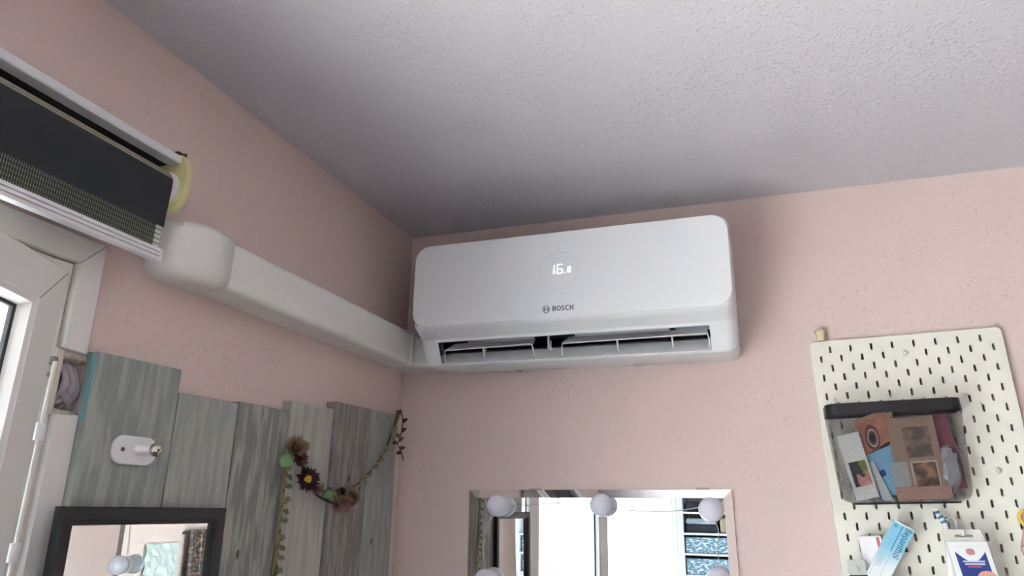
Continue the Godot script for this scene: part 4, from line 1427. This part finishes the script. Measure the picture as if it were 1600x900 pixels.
func print_on(t: Node3D, called: String, x: float, y: float, w: float, h: float, m: Material, lift := 0.0003) -> void:
	# flat print on a card's face: x, y of the top left corner below the card's own
	var f: Transform3D = t.get_meta("frame")
	var st := mb()
	quad_uv(st, [f * Vector3(x, -y, lift), f * Vector3(x + w, -y, lift), f * Vector3(x + w, -y - h, lift), f * Vector3(x, -y - h, lift)], f.basis.z)
	obj(called, st, m, t)

func blob_picture(seed_: int, w: int, h: int, paint: Callable, grain := 1.6) -> StandardMaterial3D:
	var img := Image.create(w, h, false, Image.FORMAT_RGB8)
	var n := noise(seed_, grain / w, 2)
	for y in h:
		for x in w:
			img.set_pixel(x, y, paint.call(float(x) / w, float(y) / h, n.get_noise_2d(x, y)))
	return image_mat(img, 0.35)

func build_basket() -> void:
	var t := thing("mesh_basket", "black wire mesh basket with solid rim hanging on the cream pegboard", "basket")
	var xf := peg_xf()
	# outline of the basket in plan at the rim and at the floor (x, z), board axes
	var zb := PEG_FRONT + 0.002
	var zt := 0.085
	var plan := func(x0: float, x1: float, z1: float, r: float) -> PackedVector2Array:
		return round_poly([Vector2(x0, zb), Vector2(x1, zb), Vector2(x1, z1), Vector2(x0, z1)], [0.004, 0.004, r, r], 8)
	var rim_o: PackedVector2Array = plan.call(0.0085, 0.2495, zt, 0.022)
	var rim_i := inset(rim_o, 0.0022)
	var st := mb(true)
	var rings := []
	for e in [[rim_o, -0.167], [rim_o, -0.1455], [inset(rim_o, 0.0006), -0.1448], [rim_i, -0.1450], [rim_i, -0.167], [rim_o, -0.1672]]:
		var r := []
		for p in e[0]: r.append(xf * Vector3(p.x, e[1], p.y))
		rings.append(r)
	for i in rings.size() - 1:
		var a: Array = rings[i]; var b: Array = rings[i + 1]
		st.set_smooth_group(i)
		for k in a.size():
			var k2 := (k + 1) % a.size()
			var cen := xf * Vector3(0.129, -0.156, 0.05)
			var out: Vector3 = (a[k] + b[k]) / 2 - cen
			if i == 3: out = -out
			if i == 1 or i == 2: out = Vector3.UP
			if i == 4: out = Vector3.DOWN
			quad(st, a[k], a[k2], b[k2], b[k], out)
	obj("rim", st, M.black, t)
	# woven wire: two families of slanted ribbons round the sides, narrowing a little towards the floor
	var y_top := -0.165
	var y_bot := -0.337
	var floor_p: PackedVector2Array = plan.call(0.018, 0.2410, zt - 0.006, 0.022)
	var perim := [0.0]
	for k in rim_o.size():
		perim.append(perim[k] + rim_o[k].distance_to(rim_o[(k + 1) % rim_o.size()]))
	var total: float = perim[perim.size() - 1]
	var at := func(s: float, v: float) -> Vector3:
		s = fposmod(s, total)
		var k := perim.bsearch(s, false) - 1
		k = clampi(k, 0, rim_o.size() - 1)
		var f: float = (s - perim[k]) / maxf(perim[k + 1] - perim[k], 1e-9)
		var k2 := (k + 1) % rim_o.size()
		var p := rim_o[k].lerp(rim_o[k2], f).lerp(floor_p[k].lerp(floor_p[k2], f), v)
		# rounded foot
		var foot := clampf((v - 0.87) / 0.13, 0, 1)
		var tuck := 0.021 * (1.0 - sqrt(maxf(0.0, 1.0 - foot * foot)))
		p.x += (0.129 - p.x) * tuck / 0.111
		p.y += (0.05 - p.y) * tuck * 0.6 / 0.034
		return xf * Vector3(p.x, lerpf(y_top, y_bot, v), p.y)
	st = mb()
	var pitch := 0.0042
	var count := int(total / pitch)
	var turns := 0.155   # how far a wire wanders sideways on its way down
	var hw := 0.00034
	for fam in [1.0, -1.0]:
		for i in count:
			var s0 := i * total / count
			var steps := 26
			for k in steps:
				var va := float(k) / steps; var vb := float(k + 1) / steps
				var sa: float = s0 + fam * turns * va; var sb: float = s0 + fam * turns * vb
				var a: Vector3 = at.call(sa, va); var b: Vector3 = at.call(sb, vb)
				var a2: Vector3 = at.call(sa + hw * 2.0, va); var b2: Vector3 = at.call(sb + hw * 2.0, vb)
				quad(st, a, a2, b2, b, Vector3(0, 0, 1))
	var wm := obj("wire_mesh", st, M.black, t)
	wm.set_meta("kind", "stuff")
	# floor plate with a rounded rim wire
	st = mb(true)
	var fl := []
	for k in 64:
		fl.append(at.call(total * k / 64.0, 1.0))
	var rr := fl.duplicate()
	rr.append(rr[0])
	tube(st, rr, 0.0017, 6)
	obj("floor_wire", st, M.black, t)
	st = mb()
	var cen := xf * Vector3(0.129, y_bot, 0.05)
	for k in fl.size():
		tri(st, cen, fl[k], fl[(k + 1) % fl.size()], Vector3.UP)
	obj("basket_floor", st, M.black, t)
	# --- contents
	var white_c := mat(rgb(226, 230, 226), 0.5)
	var c := card("white_packet", "white packet with an instant photo leaning in the basket's left corner", "packet", Vector3(0.022, -0.2070, 0.066), Vector3(0.041, 0.008, 0.0), Vector3(0.019, -0.126, 0.004), 0.003, white_c)
	print_on(c, "instant_photo", 0.0025, 0.052, 0.0375, 0.058, blob_picture(31, 64, 96, func(u: float, v: float, n: float) -> Color:
		if u < 0.08 or u > 0.92 or v < 0.05 or v > 0.86: return rgb(222, 222, 216)
		if v > 0.48 + n * 0.3 and u > 0.30 + n * 0.2: return rgb(186, 128, 112).lerp(rgb(214, 168, 150), clampf(n + 0.5, 0, 1))
		if u > 0.52 + n * 0.2: return rgb(150, 164, 70).lerp(rgb(84, 104, 44), clampf(0.5 + n, 0, 1))
		return rgb(40, 44, 42)))
	c = card("eye_card", "card printed with a large brown eye standing in the mesh basket", "card", Vector3(0.060, -0.1755, 0.052), Vector3(0.070, 0.022, 0.0), Vector3(0.0135, -0.0900, 0.0013), 0.002, mat(rgb(178, 138, 116), 0.5))
	print_on(c, "eye_print", 0.002, 0.010, 0.058, 0.066, blob_picture(32, 96, 96, func(u: float, v: float, n: float) -> Color:
		var e := Vector2((u - 0.36) / 0.24, (v - 0.50) / 0.40)
		var d := e.length() + n * 0.12
		if d < 0.30: return rgb(28, 18, 16)
		if d < 0.52: return rgb(92, 62, 46)
		if d < 0.70: return rgb(178, 160, 148)
		if d < 1.0: return rgb(72, 40, 32).lerp(rgb(140, 84, 62), clampf((d - 0.7) / 0.3, 0, 1))
		if v > 0.92 - u * 0.2: return rgb(48, 24, 20)
		return rgb(192, 136, 112).lerp(rgb(168, 112, 90), clampf(0.5 + n, 0, 1))))
	c = card("blue_packet", "light blue packet with a dark blue mark between cards in the basket", "packet", Vector3(0.066, -0.2480, 0.056), Vector3(0.055, 0.022, 0.0), Vector3(0.020, -0.084, 0.002), 0.004, mat(rgb(132, 184, 214), 0.45))
	print_on(c, "dark_mark", 0.016, 0.036, 0.011, 0.012, mat(rgb(36, 62, 140), 0.5))
	c = card("grey_leaflet", "folded pale grey leaflet standing upright in the mesh basket", "leaflet", Vector3(0.066, -0.262, 0.060), Vector3(0.016, 0.004, 0.002), Vector3(0.024, -0.073, 0.002), 0.002, mat(rgb(198, 206, 204), 0.6))
	c = card("brown_sleeve", "brown plastic sleeve holding two dull photos in the basket's middle", "sleeve", Vector3(0.116, -0.1765, 0.060), Vector3(0.084, 0.003, 0.0), Vector3(0.003, -0.156, 0.004), 0.003, mat(rgb(160, 136, 118), 0.3))
	print_on(c, "dull_photo", 0.025, 0.020, 0.046, 0.058, blob_picture(33, 64, 80, func(u: float, v: float, n: float) -> Color:
		return rgb(96, 86, 78).lerp(rgb(150, 124, 104), clampf(0.45 + n * 1.2 + (absf(u - 0.5) - 0.3), 0, 1))))
	print_on(c, "dull_photo", 0.028, 0.085, 0.046, 0.058, blob_picture(34, 64, 80, func(u: float, v: float, n: float) -> Color:
		if u < 0.07 or u > 0.93 or v < 0.06 or v > 0.88: return rgb(196, 184, 164)
		return rgb(84, 74, 60).lerp(rgb(170, 124, 100), clampf(n * 1.5 + 0.2 + v * 0.3, 0, 1))))
	c = card("grey_photo", "greyish photo peeking out beside the brown sleeve in the basket", "photo", Vector3(0.110, -0.262, 0.064), Vector3(0.030, 0.001, 0.0), Vector3(0.002, -0.060, 0.002), 0.001, blob_picture(35, 48, 80, func(u: float, v: float, n: float) -> Color:
		return rgb(150, 160, 158).lerp(rgb(186, 192, 186), clampf(0.5 + n * 1.4, 0, 1))))
	c = card("plum_packet", "dark plum glossy packet at the right of the mesh basket", "packet", Vector3(0.188, -0.172, 0.048), Vector3(0.038, 0.001, 0.0), Vector3(0.012, -0.140, 0.0), 0.004, blob_picture(36, 48, 96, func(u: float, v: float, n: float) -> Color:
		if v > 0.9: return rgb(150, 50, 74)
		return rgb(104, 84, 88).lerp(rgb(158, 138, 136), clampf(0.3 + n * 1.4, 0, 1))))
	c = card("pink_envelope", "dull pink envelope lying low across the mesh basket", "envelope", Vector3(0.112, -0.308, 0.068), Vector3(0.094, 0.002, 0.0), Vector3(0.001, -0.025, 0.0), 0.002, mat(rgb(178, 142, 128), 0.6))
	# crumpled cellophane
	var cp := thing("crumpled_cellophane", "crumpled clear grey cellophane in the mesh basket's right corner", "wrapper")
	st = mb()
	var nz := noise(77, 1.0, 2)
	var lat := 10; var lon := 16
	var P := func(i: int, j: int) -> Vector3:
		var a := PI * i / lat; var b := TAU * (j % lon) / lon
		var r := 1.0 + 0.42 * nz.get_noise_3d(sin(a) * cos(b) * 2.2, cos(a) * 2.2, sin(a) * sin(b) * 2.2)
		return xf * (Vector3(0.212, -0.276, 0.054) + Vector3(sin(a) * cos(b) * 0.018, cos(a) * 0.040, sin(a) * sin(b) * 0.013) * r)
	for i in lat:
		for j in lon:
			var mid: Vector3 = P.call(i, j)
			quad(st, P.call(i, j), P.call(i + 1, j), P.call(i + 1, j + 1), P.call(i, j + 1), mid - xf * Vector3(0.212, -0.276, 0.054))
	obj("wrinkled_film", st, mat(rgb(166, 168, 174), 0.12), cp)

# ---------------------------------------------------------------- cartons on the lower pegboard
func build_peg_items() -> void:
	var xf := peg_xf()
	# pale bin below the picture's edge that the cartons stand in
	var t := thing("pegboard_bin", "white plastic bin hooked on the pegboard holding the cartons", "bin")
	var st := mb()
	var lo := Vector3(0.004, -0.555, PEG_FRONT + 0.001); var hi := Vector3(0.115, -0.488, 0.082)
	cbox(st, Vector3(lo.x, lo.y, lo.z), Vector3(hi.x, hi.y, lo.z + 0.002), 0.0005, xf)
	cbox(st, Vector3(lo.x, lo.y, hi.z - 0.002), Vector3(hi.x, hi.y, hi.z), 0.0005, xf)
	cbox(st, Vector3(lo.x, lo.y, lo.z), Vector3(lo.x + 0.002, hi.y, hi.z), 0.0005, xf)
	cbox(st, Vector3(hi.x - 0.002, lo.y, lo.z), Vector3(hi.x, hi.y, hi.z), 0.0005, xf)
	cbox(st, Vector3(lo.x, lo.y, lo.z), Vector3(hi.x, lo.y + 0.002, hi.z), 0.0005, xf)
	obj("bin_body", st, M.white, t)
	# blue and white tube carton, leaning
	var ux := Vector3(0.0335, -0.0165, 0.0).normalized()
	var dn := Vector3(-0.0165 / 0.0335, -1.0, 0.0)
	dn = Vector3(-0.52, -0.79, 0.0).normalized()
	ux = Vector3(0.79, -0.52, 0).normalized()
	var img := Image.create(64, 256, false, Image.FORMAT_RGB8)
	for y in 256:
		for x in 64:
			var v := y / 256.0
			var cc := rgb(136, 204, 228)
			# printed wash of blue that ends in white
			cc = cc.lerp(rgb(240, 246, 244), smoothstep(0.25, 0.62, v + 0.08 * (x / 64.0)))
			if y < 5: cc = rgb(216, 232, 236)
			img.set_pixel(x, y, cc)
	var c := card("skin_cream_carton", "leaning light blue and white carton lettered Bepanthol on the pegboard", "carton", Vector3(0.1020, -0.3665, 0.062), ux * 0.0375, dn * 0.170, 0.026, mat(rgb(224, 236, 238), 0.4))
	print_on(c, "front_print", 0.0, 0.0, 0.0375, 0.170, image_mat(img, 0.4))
	var f: Transform3D = c.get_meta("frame")
	var navy := mat(rgb(26, 54, 92), 0.5)
	var txt_b := f.basis * Basis(Vector3(0, -1, 0), Vector3(1, 0, 0), Vector3(0, 0, 1))
	lettering("Bepanthol", f * Vector3(0.0278, -0.0335, 0.0003), txt_b, 0.0600, 0.0150, 0.0002, navy, c)
	print_on(c, "blue_rule", 0.0170, 0.004, 0.0011, 0.052, navy, 0.0004)
	var grey := mat(rgb(150, 172, 178), 0.5)
	for e in [[0.0035, 0.064, 0.0005, 0.05], [0.0035, 0.064, 0.017, 0.0005], [0.0205, 0.064, 0.0005, 0.05], [0.0065, 0.068, 0.0008, 0.026], [0.0095, 0.068, 0.0008, 0.022], [0.0125, 0.068, 0.0008, 0.024]]:
		print_on(c, "small_print", e[0], e[1], e[2], e[3], grey, 0.0004)
	print_on(c, "small_mark", 0.0035, 0.006, 0.005, 0.006, mat(rgb(96, 160, 190), 0.5), 0.0004)
	# white carton with a red corner, behind it
	c = card("white_carton", "plain white carton with a red corner behind the blue carton", "carton", Vector3(0.0360, -0.3975, 0.046), Vector3(0.0395, 0.001, 0.0), Vector3(0.011, -0.140, 0.0), 0.020, mat(rgb(244, 242, 243), 0.45))
	print_on(c, "red_corner", 0.0300, 0.002, 0.0055, 0.026, mat(rgb(196, 112, 112), 0.5))
	print_on(c, "grey_mark", 0.0185, 0.042, 0.0012, 0.005, mat(rgb(130, 130, 136), 0.5))
	# small clear packet with a navy base
	c = card("clear_packet", "small pale packet with a navy lower half at the board's left edge", "packet", Vector3(0.0075, -0.4395, 0.064), Vector3(0.0315, 0.0005, 0.0), Vector3(0.004, -0.105, 0.0), 0.010, mat(rgb(206, 210, 200), 0.3))
	print_on(c, "navy_band", 0.0, 0.0265, 0.0315, 0.070, mat(rgb(30, 62, 92), 0.4))
	print_on(c, "pale_print", 0.010, 0.006, 0.015, 0.017, blob_picture(41, 32, 32, func(u: float, v: float, n: float) -> Color:
		return rgb(206, 210, 200).lerp(rgb(158, 160, 146), clampf(0.6 + n - Vector2(u - 0.5, v - 0.5).length() * 1.6, 0, 1))))
	# plaster carton with a hang tab, on a white peg
	c = card("plaster_carton", "white and blue plaster carton hanging by its cardboard tab on a peg", "carton", Vector3(0.1795, -0.4055, 0.072), Vector3(0.0655, 0.0, 0.0), Vector3(0.0165, -0.120, -0.004), 0.016, mat(rgb(238, 243, 238), 0.4))
	f = c.get_meta("frame")
	st = mb()
	# hang tab: a sheet with a slot
	var tw := 0.0655; var th := 0.0205
	for b in [[-0.001, 0.0, tw - 0.001, 0.0065], [-0.002, 0.0115, tw - 0.003, th], [-0.001, 0.0065, 0.018, 0.0115], [0.048, 0.0065, tw - 0.002, 0.0115]]:
		cbox(st, Vector3(b[0], b[1], -0.0065), Vector3(b[2], b[3], -0.0057), 0.0001, f)
	obj("hang_tab", st, mat(rgb(222, 220, 208), 0.6), c)
	var blue := blob_picture(42, 96, 160, func(u: float, v: float, n: float) -> Color:
		var top := 0.07 + 0.16 * sin(PI * u)
		if v < top: return rgb(238, 243, 240)
		return rgb(50, 68, 140))
	print_on(c, "blue_print", 0.0085, 0.010, 0.0485, 0.110, blue)
	var whitep := mat(rgb(206, 212, 230), 0.5)
	print_on(c, "print_line", 0.0165, 0.0335, 0.035, 0.0028, whitep, 0.0005)
	print_on(c, "print_line", 0.0185, 0.0380, 0.032, 0.0028, whitep, 0.0005)
	print_on(c, "print_line", 0.0215, 0.0430, 0.022, 0.0020, mat(rgb(198, 96, 110), 0.5), 0.0005)
	st = mb(true)
	slab(st, rect_poly(0.0265, -0.024, 0.0405, -0.013, 0.005, 6), f * Transform3D(Basis.IDENTITY, Vector3(0, 0, 0.0001)), 0.0003, 0.0001, 1)
	obj("round_mark", st, mat(rgb(206, 140, 140), 0.5), c)
	st = mb(true)
	slab(st, round_poly([Vector2(0.0345, -0.053), Vector2(0.0655, -0.049), Vector2(0.0690, -0.100), Vector2(0.0330, -0.100)], 0.016, 8), f * Transform3D(Basis.IDENTITY, Vector3(-0.0035, 0, 0.0003)), 0.0003, 0.0001, 1)
	obj("plaster_picture", st, mat(rgb(222, 164, 138), 0.5), c)
	# the peg through the tab's slot
	t = thing("pegboard_hook", "white wire hook on the pegboard carrying the plaster carton", "hook")
	st = mb(true)
	tube(st, [xf * Vector3(0.2105, -0.3945, 0.008), xf * Vector3(0.2105, -0.3950, 0.066), xf * Vector3(0.2105, -0.3915, 0.0735), xf * Vector3(0.2105, -0.386, 0.0745)], 0.0022, 10)
	obj("hook_wire", st, M.white, t)
	# white loop clip standing above the carton
	t = thing("loop_clip", "white looped plastic clip plugged into the pegboard above the plaster carton", "clip")
	st = mb(true)
	var rings := []
	for k in 17:
		var a := deg_to_rad(200.0 - 210.0 * k / 16.0)
		var cx := 0.2005 + cos(a) * 0.0105; var cy := -0.3745 + sin(a) * 0.0105
		var cx2 := 0.2005 + cos(a) * 0.0090; var cy2 := -0.3745 + sin(a) * 0.0090
		rings.append([xf * Vector3(cx, cy, 0.016), xf * Vector3(cx, cy, 0.036), xf * Vector3(cx2, cy2, 0.036), xf * Vector3(cx2, cy2, 0.016)])
	st.set_smooth_group(-1)
	loft(st, rings)
	obj("loop", st, M.peg, t)
	st = mb()
	cbox(st, Vector3(0.2085, -0.392, 0.016), Vector3(0.2110, -0.3765, 0.036), 0.0005, xf)
	cbox(st, Vector3(0.1990, -0.3660, 0.010), Vector3(0.2020, -0.3635, 0.018), 0.0005, xf)
	obj("clip_leg", st, M.white, t)
	# slanting white stick with a striped blue end
	t = thing("striped_stick", "slanting white plastic stick with blue striped end beside the plaster carton", "stick")
	var sa := Vector3(0.1795, -0.3530, 0.034); var sb := Vector3(0.1895, -0.3740, 0.036); var sc := Vector3(0.1870, -0.4700, 0.030)
	for k in 5:
		st = mb()
		var a := sa.lerp(sb, k / 5.0); var b := sa.lerp(sb, (k + 1) / 5.0)
		tube(st, [xf * a, xf * b], 0.0052, 12)
		obj("stripe", st, mat(rgb(70, 128, 166), 0.4) if k % 2 == 0 else mat(rgb(216, 226, 228), 0.4), t)
	st = mb(true)
	tube(st, [xf * sb, xf * Vector3(0.1905, -0.385, 0.036), xf * Vector3(0.1900, -0.42, 0.034), xf * sc], [0.0052, 0.0054, 0.0066, 0.0066], 12)
	obj("stick_body", st, M.white, t)
	# yellow ring and pink cord at the edge of the picture
	t = thing("yellow_ring", "yellow plastic ring hooked on the pegboard's right side", "ring")
	st = mb(true)
	var ring := []
	for k in 33:
		var a := TAU * k / 32.0
		ring.append(xf * Vector3(0.3265 + cos(a) * 0.0095, -0.3665 + sin(a) * 0.0115, 0.022))
	tube(st, ring, 0.0038, 10)
	obj("ring_body", st, mat(rgb(222, 190, 92), 0.45), t)
	t = thing("pink_string", "thin pink string hanging in loops at the pegboard's right side", "string")
	st = mb(true)
	tube(st, curve_points([xf * Vector3(0.3215, -0.381, 0.020), xf * Vector3(0.3165, -0.398, 0.020), xf * Vector3(0.3105, -0.416, 0.020), xf * Vector3(0.3100, -0.425, 0.020), xf * Vector3(0.3150, -0.440, 0.020), xf * Vector3(0.3190, -0.470, 0.020)], 20), 0.0011, 6)
	tube(st, curve_points([xf * Vector3(0.3095, -0.4165, 0.021), xf * Vector3(0.3150, -0.4155, 0.021), xf * Vector3(0.3250, -0.4150, 0.020)], 10), 0.0011, 6)
	obj("string_loop", st, mat(rgb(206, 146, 140), 0.7), t)

# ---------------------------------------------------------------- room that only the mirrors show, plus an added curtain and wardrobe
func build_far_side() -> void:
	# added white sheer curtain, standing in for the bright view in the mirror
	var t := thing("added_curtain", "white sheer curtain added at the far end of the window for brightness in the mirror", "curtain")
	var st := mb(true)
	var a := []; var b := []
	for k in 61:
		var s := k / 60.0
		var x := 0.07 + 0.24 * s + 0.004 * sin(k * 1.3)
		var z := 2.75 + 0.6 * s + 0.012 * cos(k * 1.3)
		a.append(Vector3(x, 2.36, z)); b.append(Vector3(x * 1.02, 0.05, z))
	for k in 60:
		quad(st, a[k], a[k + 1], b[k + 1], b[k], Vector3(1, 0, -0.4))
	var cm := mat(rgb(246, 246, 242), 0.9)
	cm.backlight_enabled = true
	cm.backlight = Color(0.62, 0.62, 0.60)
	cm.cull_mode = BaseMaterial3D.CULL_DISABLED
	obj("curtain_cloth", st, cm, t)
	st = mb(true)
	tube(st, [Vector3(0.07, 2.37, 2.7), Vector3(0.32, 2.37, 3.40)], 0.01, 10)
	obj("curtain_rod", st, M.white, t)
	# shelves with folded denim and patterned boxes
	t = thing("shelving_unit", "pale open shelving unit against the far wall, seen in the mirror", "shelves")
	var sx0 := 0.33; var sx1 := 1.05
	st = mb()
	for x in [sx0, sx1 - 0.02]:
		cbox(st, Vector3(x, 0.0, 3.15), Vector3(x + 0.02, 2.0, 3.495), 0.002)
	cbox(st, Vector3(sx0, 0.0, 3.485), Vector3(sx1, 2.0, 3.495), 0.001)
	obj("carcass", st, M.rail, t)
	for y in [1.30, 1.42, 1.545, 1.665, 1.79, 1.98]:
		st = mb()
		cbox(st, Vector3(sx0 + 0.02, y - 0.012, 3.15), Vector3(sx1 - 0.02, y, 3.485), 0.002)
		obj("shelf", st, M.rail, t)
	var denim := mat(rgb(92, 116, 138), 0.9)
	var dark := mat(rgb(40, 44, 56), 0.9)
	var tones := [denim, dark, mat(rgb(150, 160, 172), 0.9), mat(rgb(170, 160, 132), 0.9)]
	var cloth_at := [[0.36, 1.665, 0.20, 0.05, 1, "folded dark garment under a grey one on the shelves"], [0.36, 1.7155, 0.19, 0.035, 2, "folded grey garment on a dark one on the shelves"], [0.57, 1.665, 0.14, 0.09, 3, "folded beige garment between dark garment and denim on the shelves"], [0.73, 1.665, 0.2, 0.07, 0, "folded blue denim on the shelves across the room"], [0.36, 1.79, 0.22, 0.06, 1, "folded dark garment on the upper shelf beside a grey pile"], [0.59, 1.79, 0.2, 0.08, 2, "folded grey garment in the middle of the upper shelf"], [0.80, 1.79, 0.18, 0.07, 3, "folded beige garment on the upper shelf beside a grey one"]]
	for e in cloth_at:
		st = mb(true)
		slab(st, rect_poly(0, 0, e[2], e[3], 0.018, 6), Transform3D(Basis.IDENTITY, Vector3(e[0], e[1] + 0.0005, 3.18)), 0.26, 0.012)
		tag(obj("folded_garment", st, tones[e[4]]), e[5], "clothes", "folded clothes on the shelving unit")
	var pat := blob_picture(51, 96, 64, func(u: float, v: float, n: float) -> Color:
		return rgb(96, 132, 150).lerp(rgb(206, 220, 224), smoothstep(0.12, 0.3, n)), 10.0)
	for e in [[0.355, 1.545, "upper of two patterned storage boxes at the shelves' window side"], [0.355, 1.42, "lower of two patterned storage boxes at the shelves' window side"], [0.70, 1.545, "upper of two patterned storage boxes at the shelves' end away from the window"], [0.70, 1.42, "lower of two patterned storage boxes at the shelves' end away from the window"]]:
		var bx := thing("patterned_box", e[2], "box", "patterned boxes on the shelving unit")
		st = mb()
		cbox(st, Vector3(e[0], e[1] + 0.0005, 3.17), Vector3(e[0] + 0.31, e[1] + 0.095, 3.45), 0.003)
		obj("box_body", st, denim, bx)
		st = mb()
		quad_uv(st, [Vector3(e[0] + 0.308, e[1] + 0.092, 3.1695), Vector3(e[0] + 0.002, e[1] + 0.092, 3.1695), Vector3(e[0] + 0.002, e[1] + 0.003, 3.1695), Vector3(e[0] + 0.308, e[1] + 0.003, 3.1695)], Vector3(0, 0, -1))
		obj("patterned_front", st, pat, bx)
	# unseen wardrobe added along the right wall to keep that side dim
	t = thing("added_wardrobe", "unseen dark brown wardrobe with two doors added opposite the window to dim the room", "wardrobe")
	st = mb()
	cbox(st, Vector3(2.02, 0.06, 0.02), Vector3(ROOM_X - 0.005, 2.34, 1.24), 0.003)
	cbox(st, Vector3(2.06, 0.0, 0.03), Vector3(ROOM_X - 0.01, 0.06, 1.23), 0.002)
	var umber := mat(rgb(74, 56, 44), 0.5)
	obj("carcass", st, umber, t)
	for e in [[0.022, 0.627], [0.633, 1.238]]:
		st = mb()
		cbox(st, Vector3(2.0, 0.07, e[0]), Vector3(2.0195, 2.335, e[1]), 0.003)
		var dr := obj("door", st, umber, t)
		st = mb(true)
		var hz: float = 0.60 if e[0] < 0.5 else 0.66
		tube(st, [Vector3(2.001, 0.98, hz), Vector3(1.97, 0.985, hz), Vector3(1.97, 1.135, hz), Vector3(2.001, 1.14, hz)], 0.005, 8)
		obj("handle", st, M.chrome, dr)
	# on the right wall: a clear pouch and a leopard-print garment on hooks
	t = thing("plastic_pouch", "pale clear plastic pouch hanging on the opposite wall, seen in the framed mirror", "pouch")
	st = mb()
	var nz := noise(91, 6.0, 2)
	var n := 10
	var V := func(i: int, j: int, s: float) -> Vector3:
		var u := float(i) / n; var v := float(j) / n
		return Vector3(ROOM_X - 0.012 - s * 0.02 * sin(PI * u) * (0.4 + v * 0.6) - 0.03 * nz.get_noise_2d(u * 0.6 + s * 5, v * 0.6), 1.645 - v * 0.34, 2.19 + u * 0.29)
	for i in n:
		for j in n:
			quad(st, V.call(i, j, 1.0), V.call(i + 1, j, 1.0), V.call(i + 1, j + 1, 1.0), V.call(i, j + 1, 1.0), Vector3.LEFT)
			quad(st, V.call(i, j, 0.1), V.call(i + 1, j, 0.1), V.call(i + 1, j + 1, 0.1), V.call(i, j + 1, 0.1), Vector3.RIGHT)
	obj("pouch_film", st, mat(rgb(204, 214, 208), 0.12), t)
	st = mb(true)
	tube(st, [Vector3(ROOM_X - 0.001, 1.66, 2.335), Vector3(ROOM_X - 0.03, 1.655, 2.335), Vector3(ROOM_X - 0.032, 1.665, 2.335)], 0.003, 8)
	obj("pouch_hook", st, M.white, t)
	t = thing("leopard_garment", "dark leopard-print garment hanging on the opposite wall, seen in the framed mirror", "garment")
	var leo := blob_picture(61, 128, 128, func(u: float, v: float, nn: float) -> Color:
		return rgb(44, 37, 36).lerp(rgb(138, 106, 86), smoothstep(0.02, 0.22, nn)), 14.0)
	leo.uv1_scale = Vector3(1, 1.3, 1)
	st = mb(true)
	var m := 24
	for i in m:
		var u0 := float(i) / m; var u1 := float(i + 1) / m
		var X := func(u: float) -> float: return ROOM_X - 0.05 - 0.025 * sin(u * 26.0)
		quad_uv(st, [Vector3(X.call(u0), 1.72, 2.53 + u0 * 0.40), Vector3(X.call(u1), 1.72, 2.53 + u1 * 0.40), Vector3(X.call(u1), 0.7, 2.53 + u1 * 0.42), Vector3(X.call(u0), 0.7, 2.53 + u0 * 0.42)], Vector3.LEFT, [Vector2(u0, 0), Vector2(u1, 0), Vector2(u1, 2), Vector2(u0, 2)])
	obj("printed_cloth", st, leo, t)
	st = mb(true)
	tube(st, [Vector3(ROOM_X - 0.001, 1.70, 2.52), Vector3(ROOM_X - 0.045, 1.71, 2.54), Vector3(ROOM_X - 0.045, 1.71, 2.93), Vector3(ROOM_X - 0.001, 1.70, 2.95)], 0.008, 8)
	obj("rail", st, M.shutter, t)
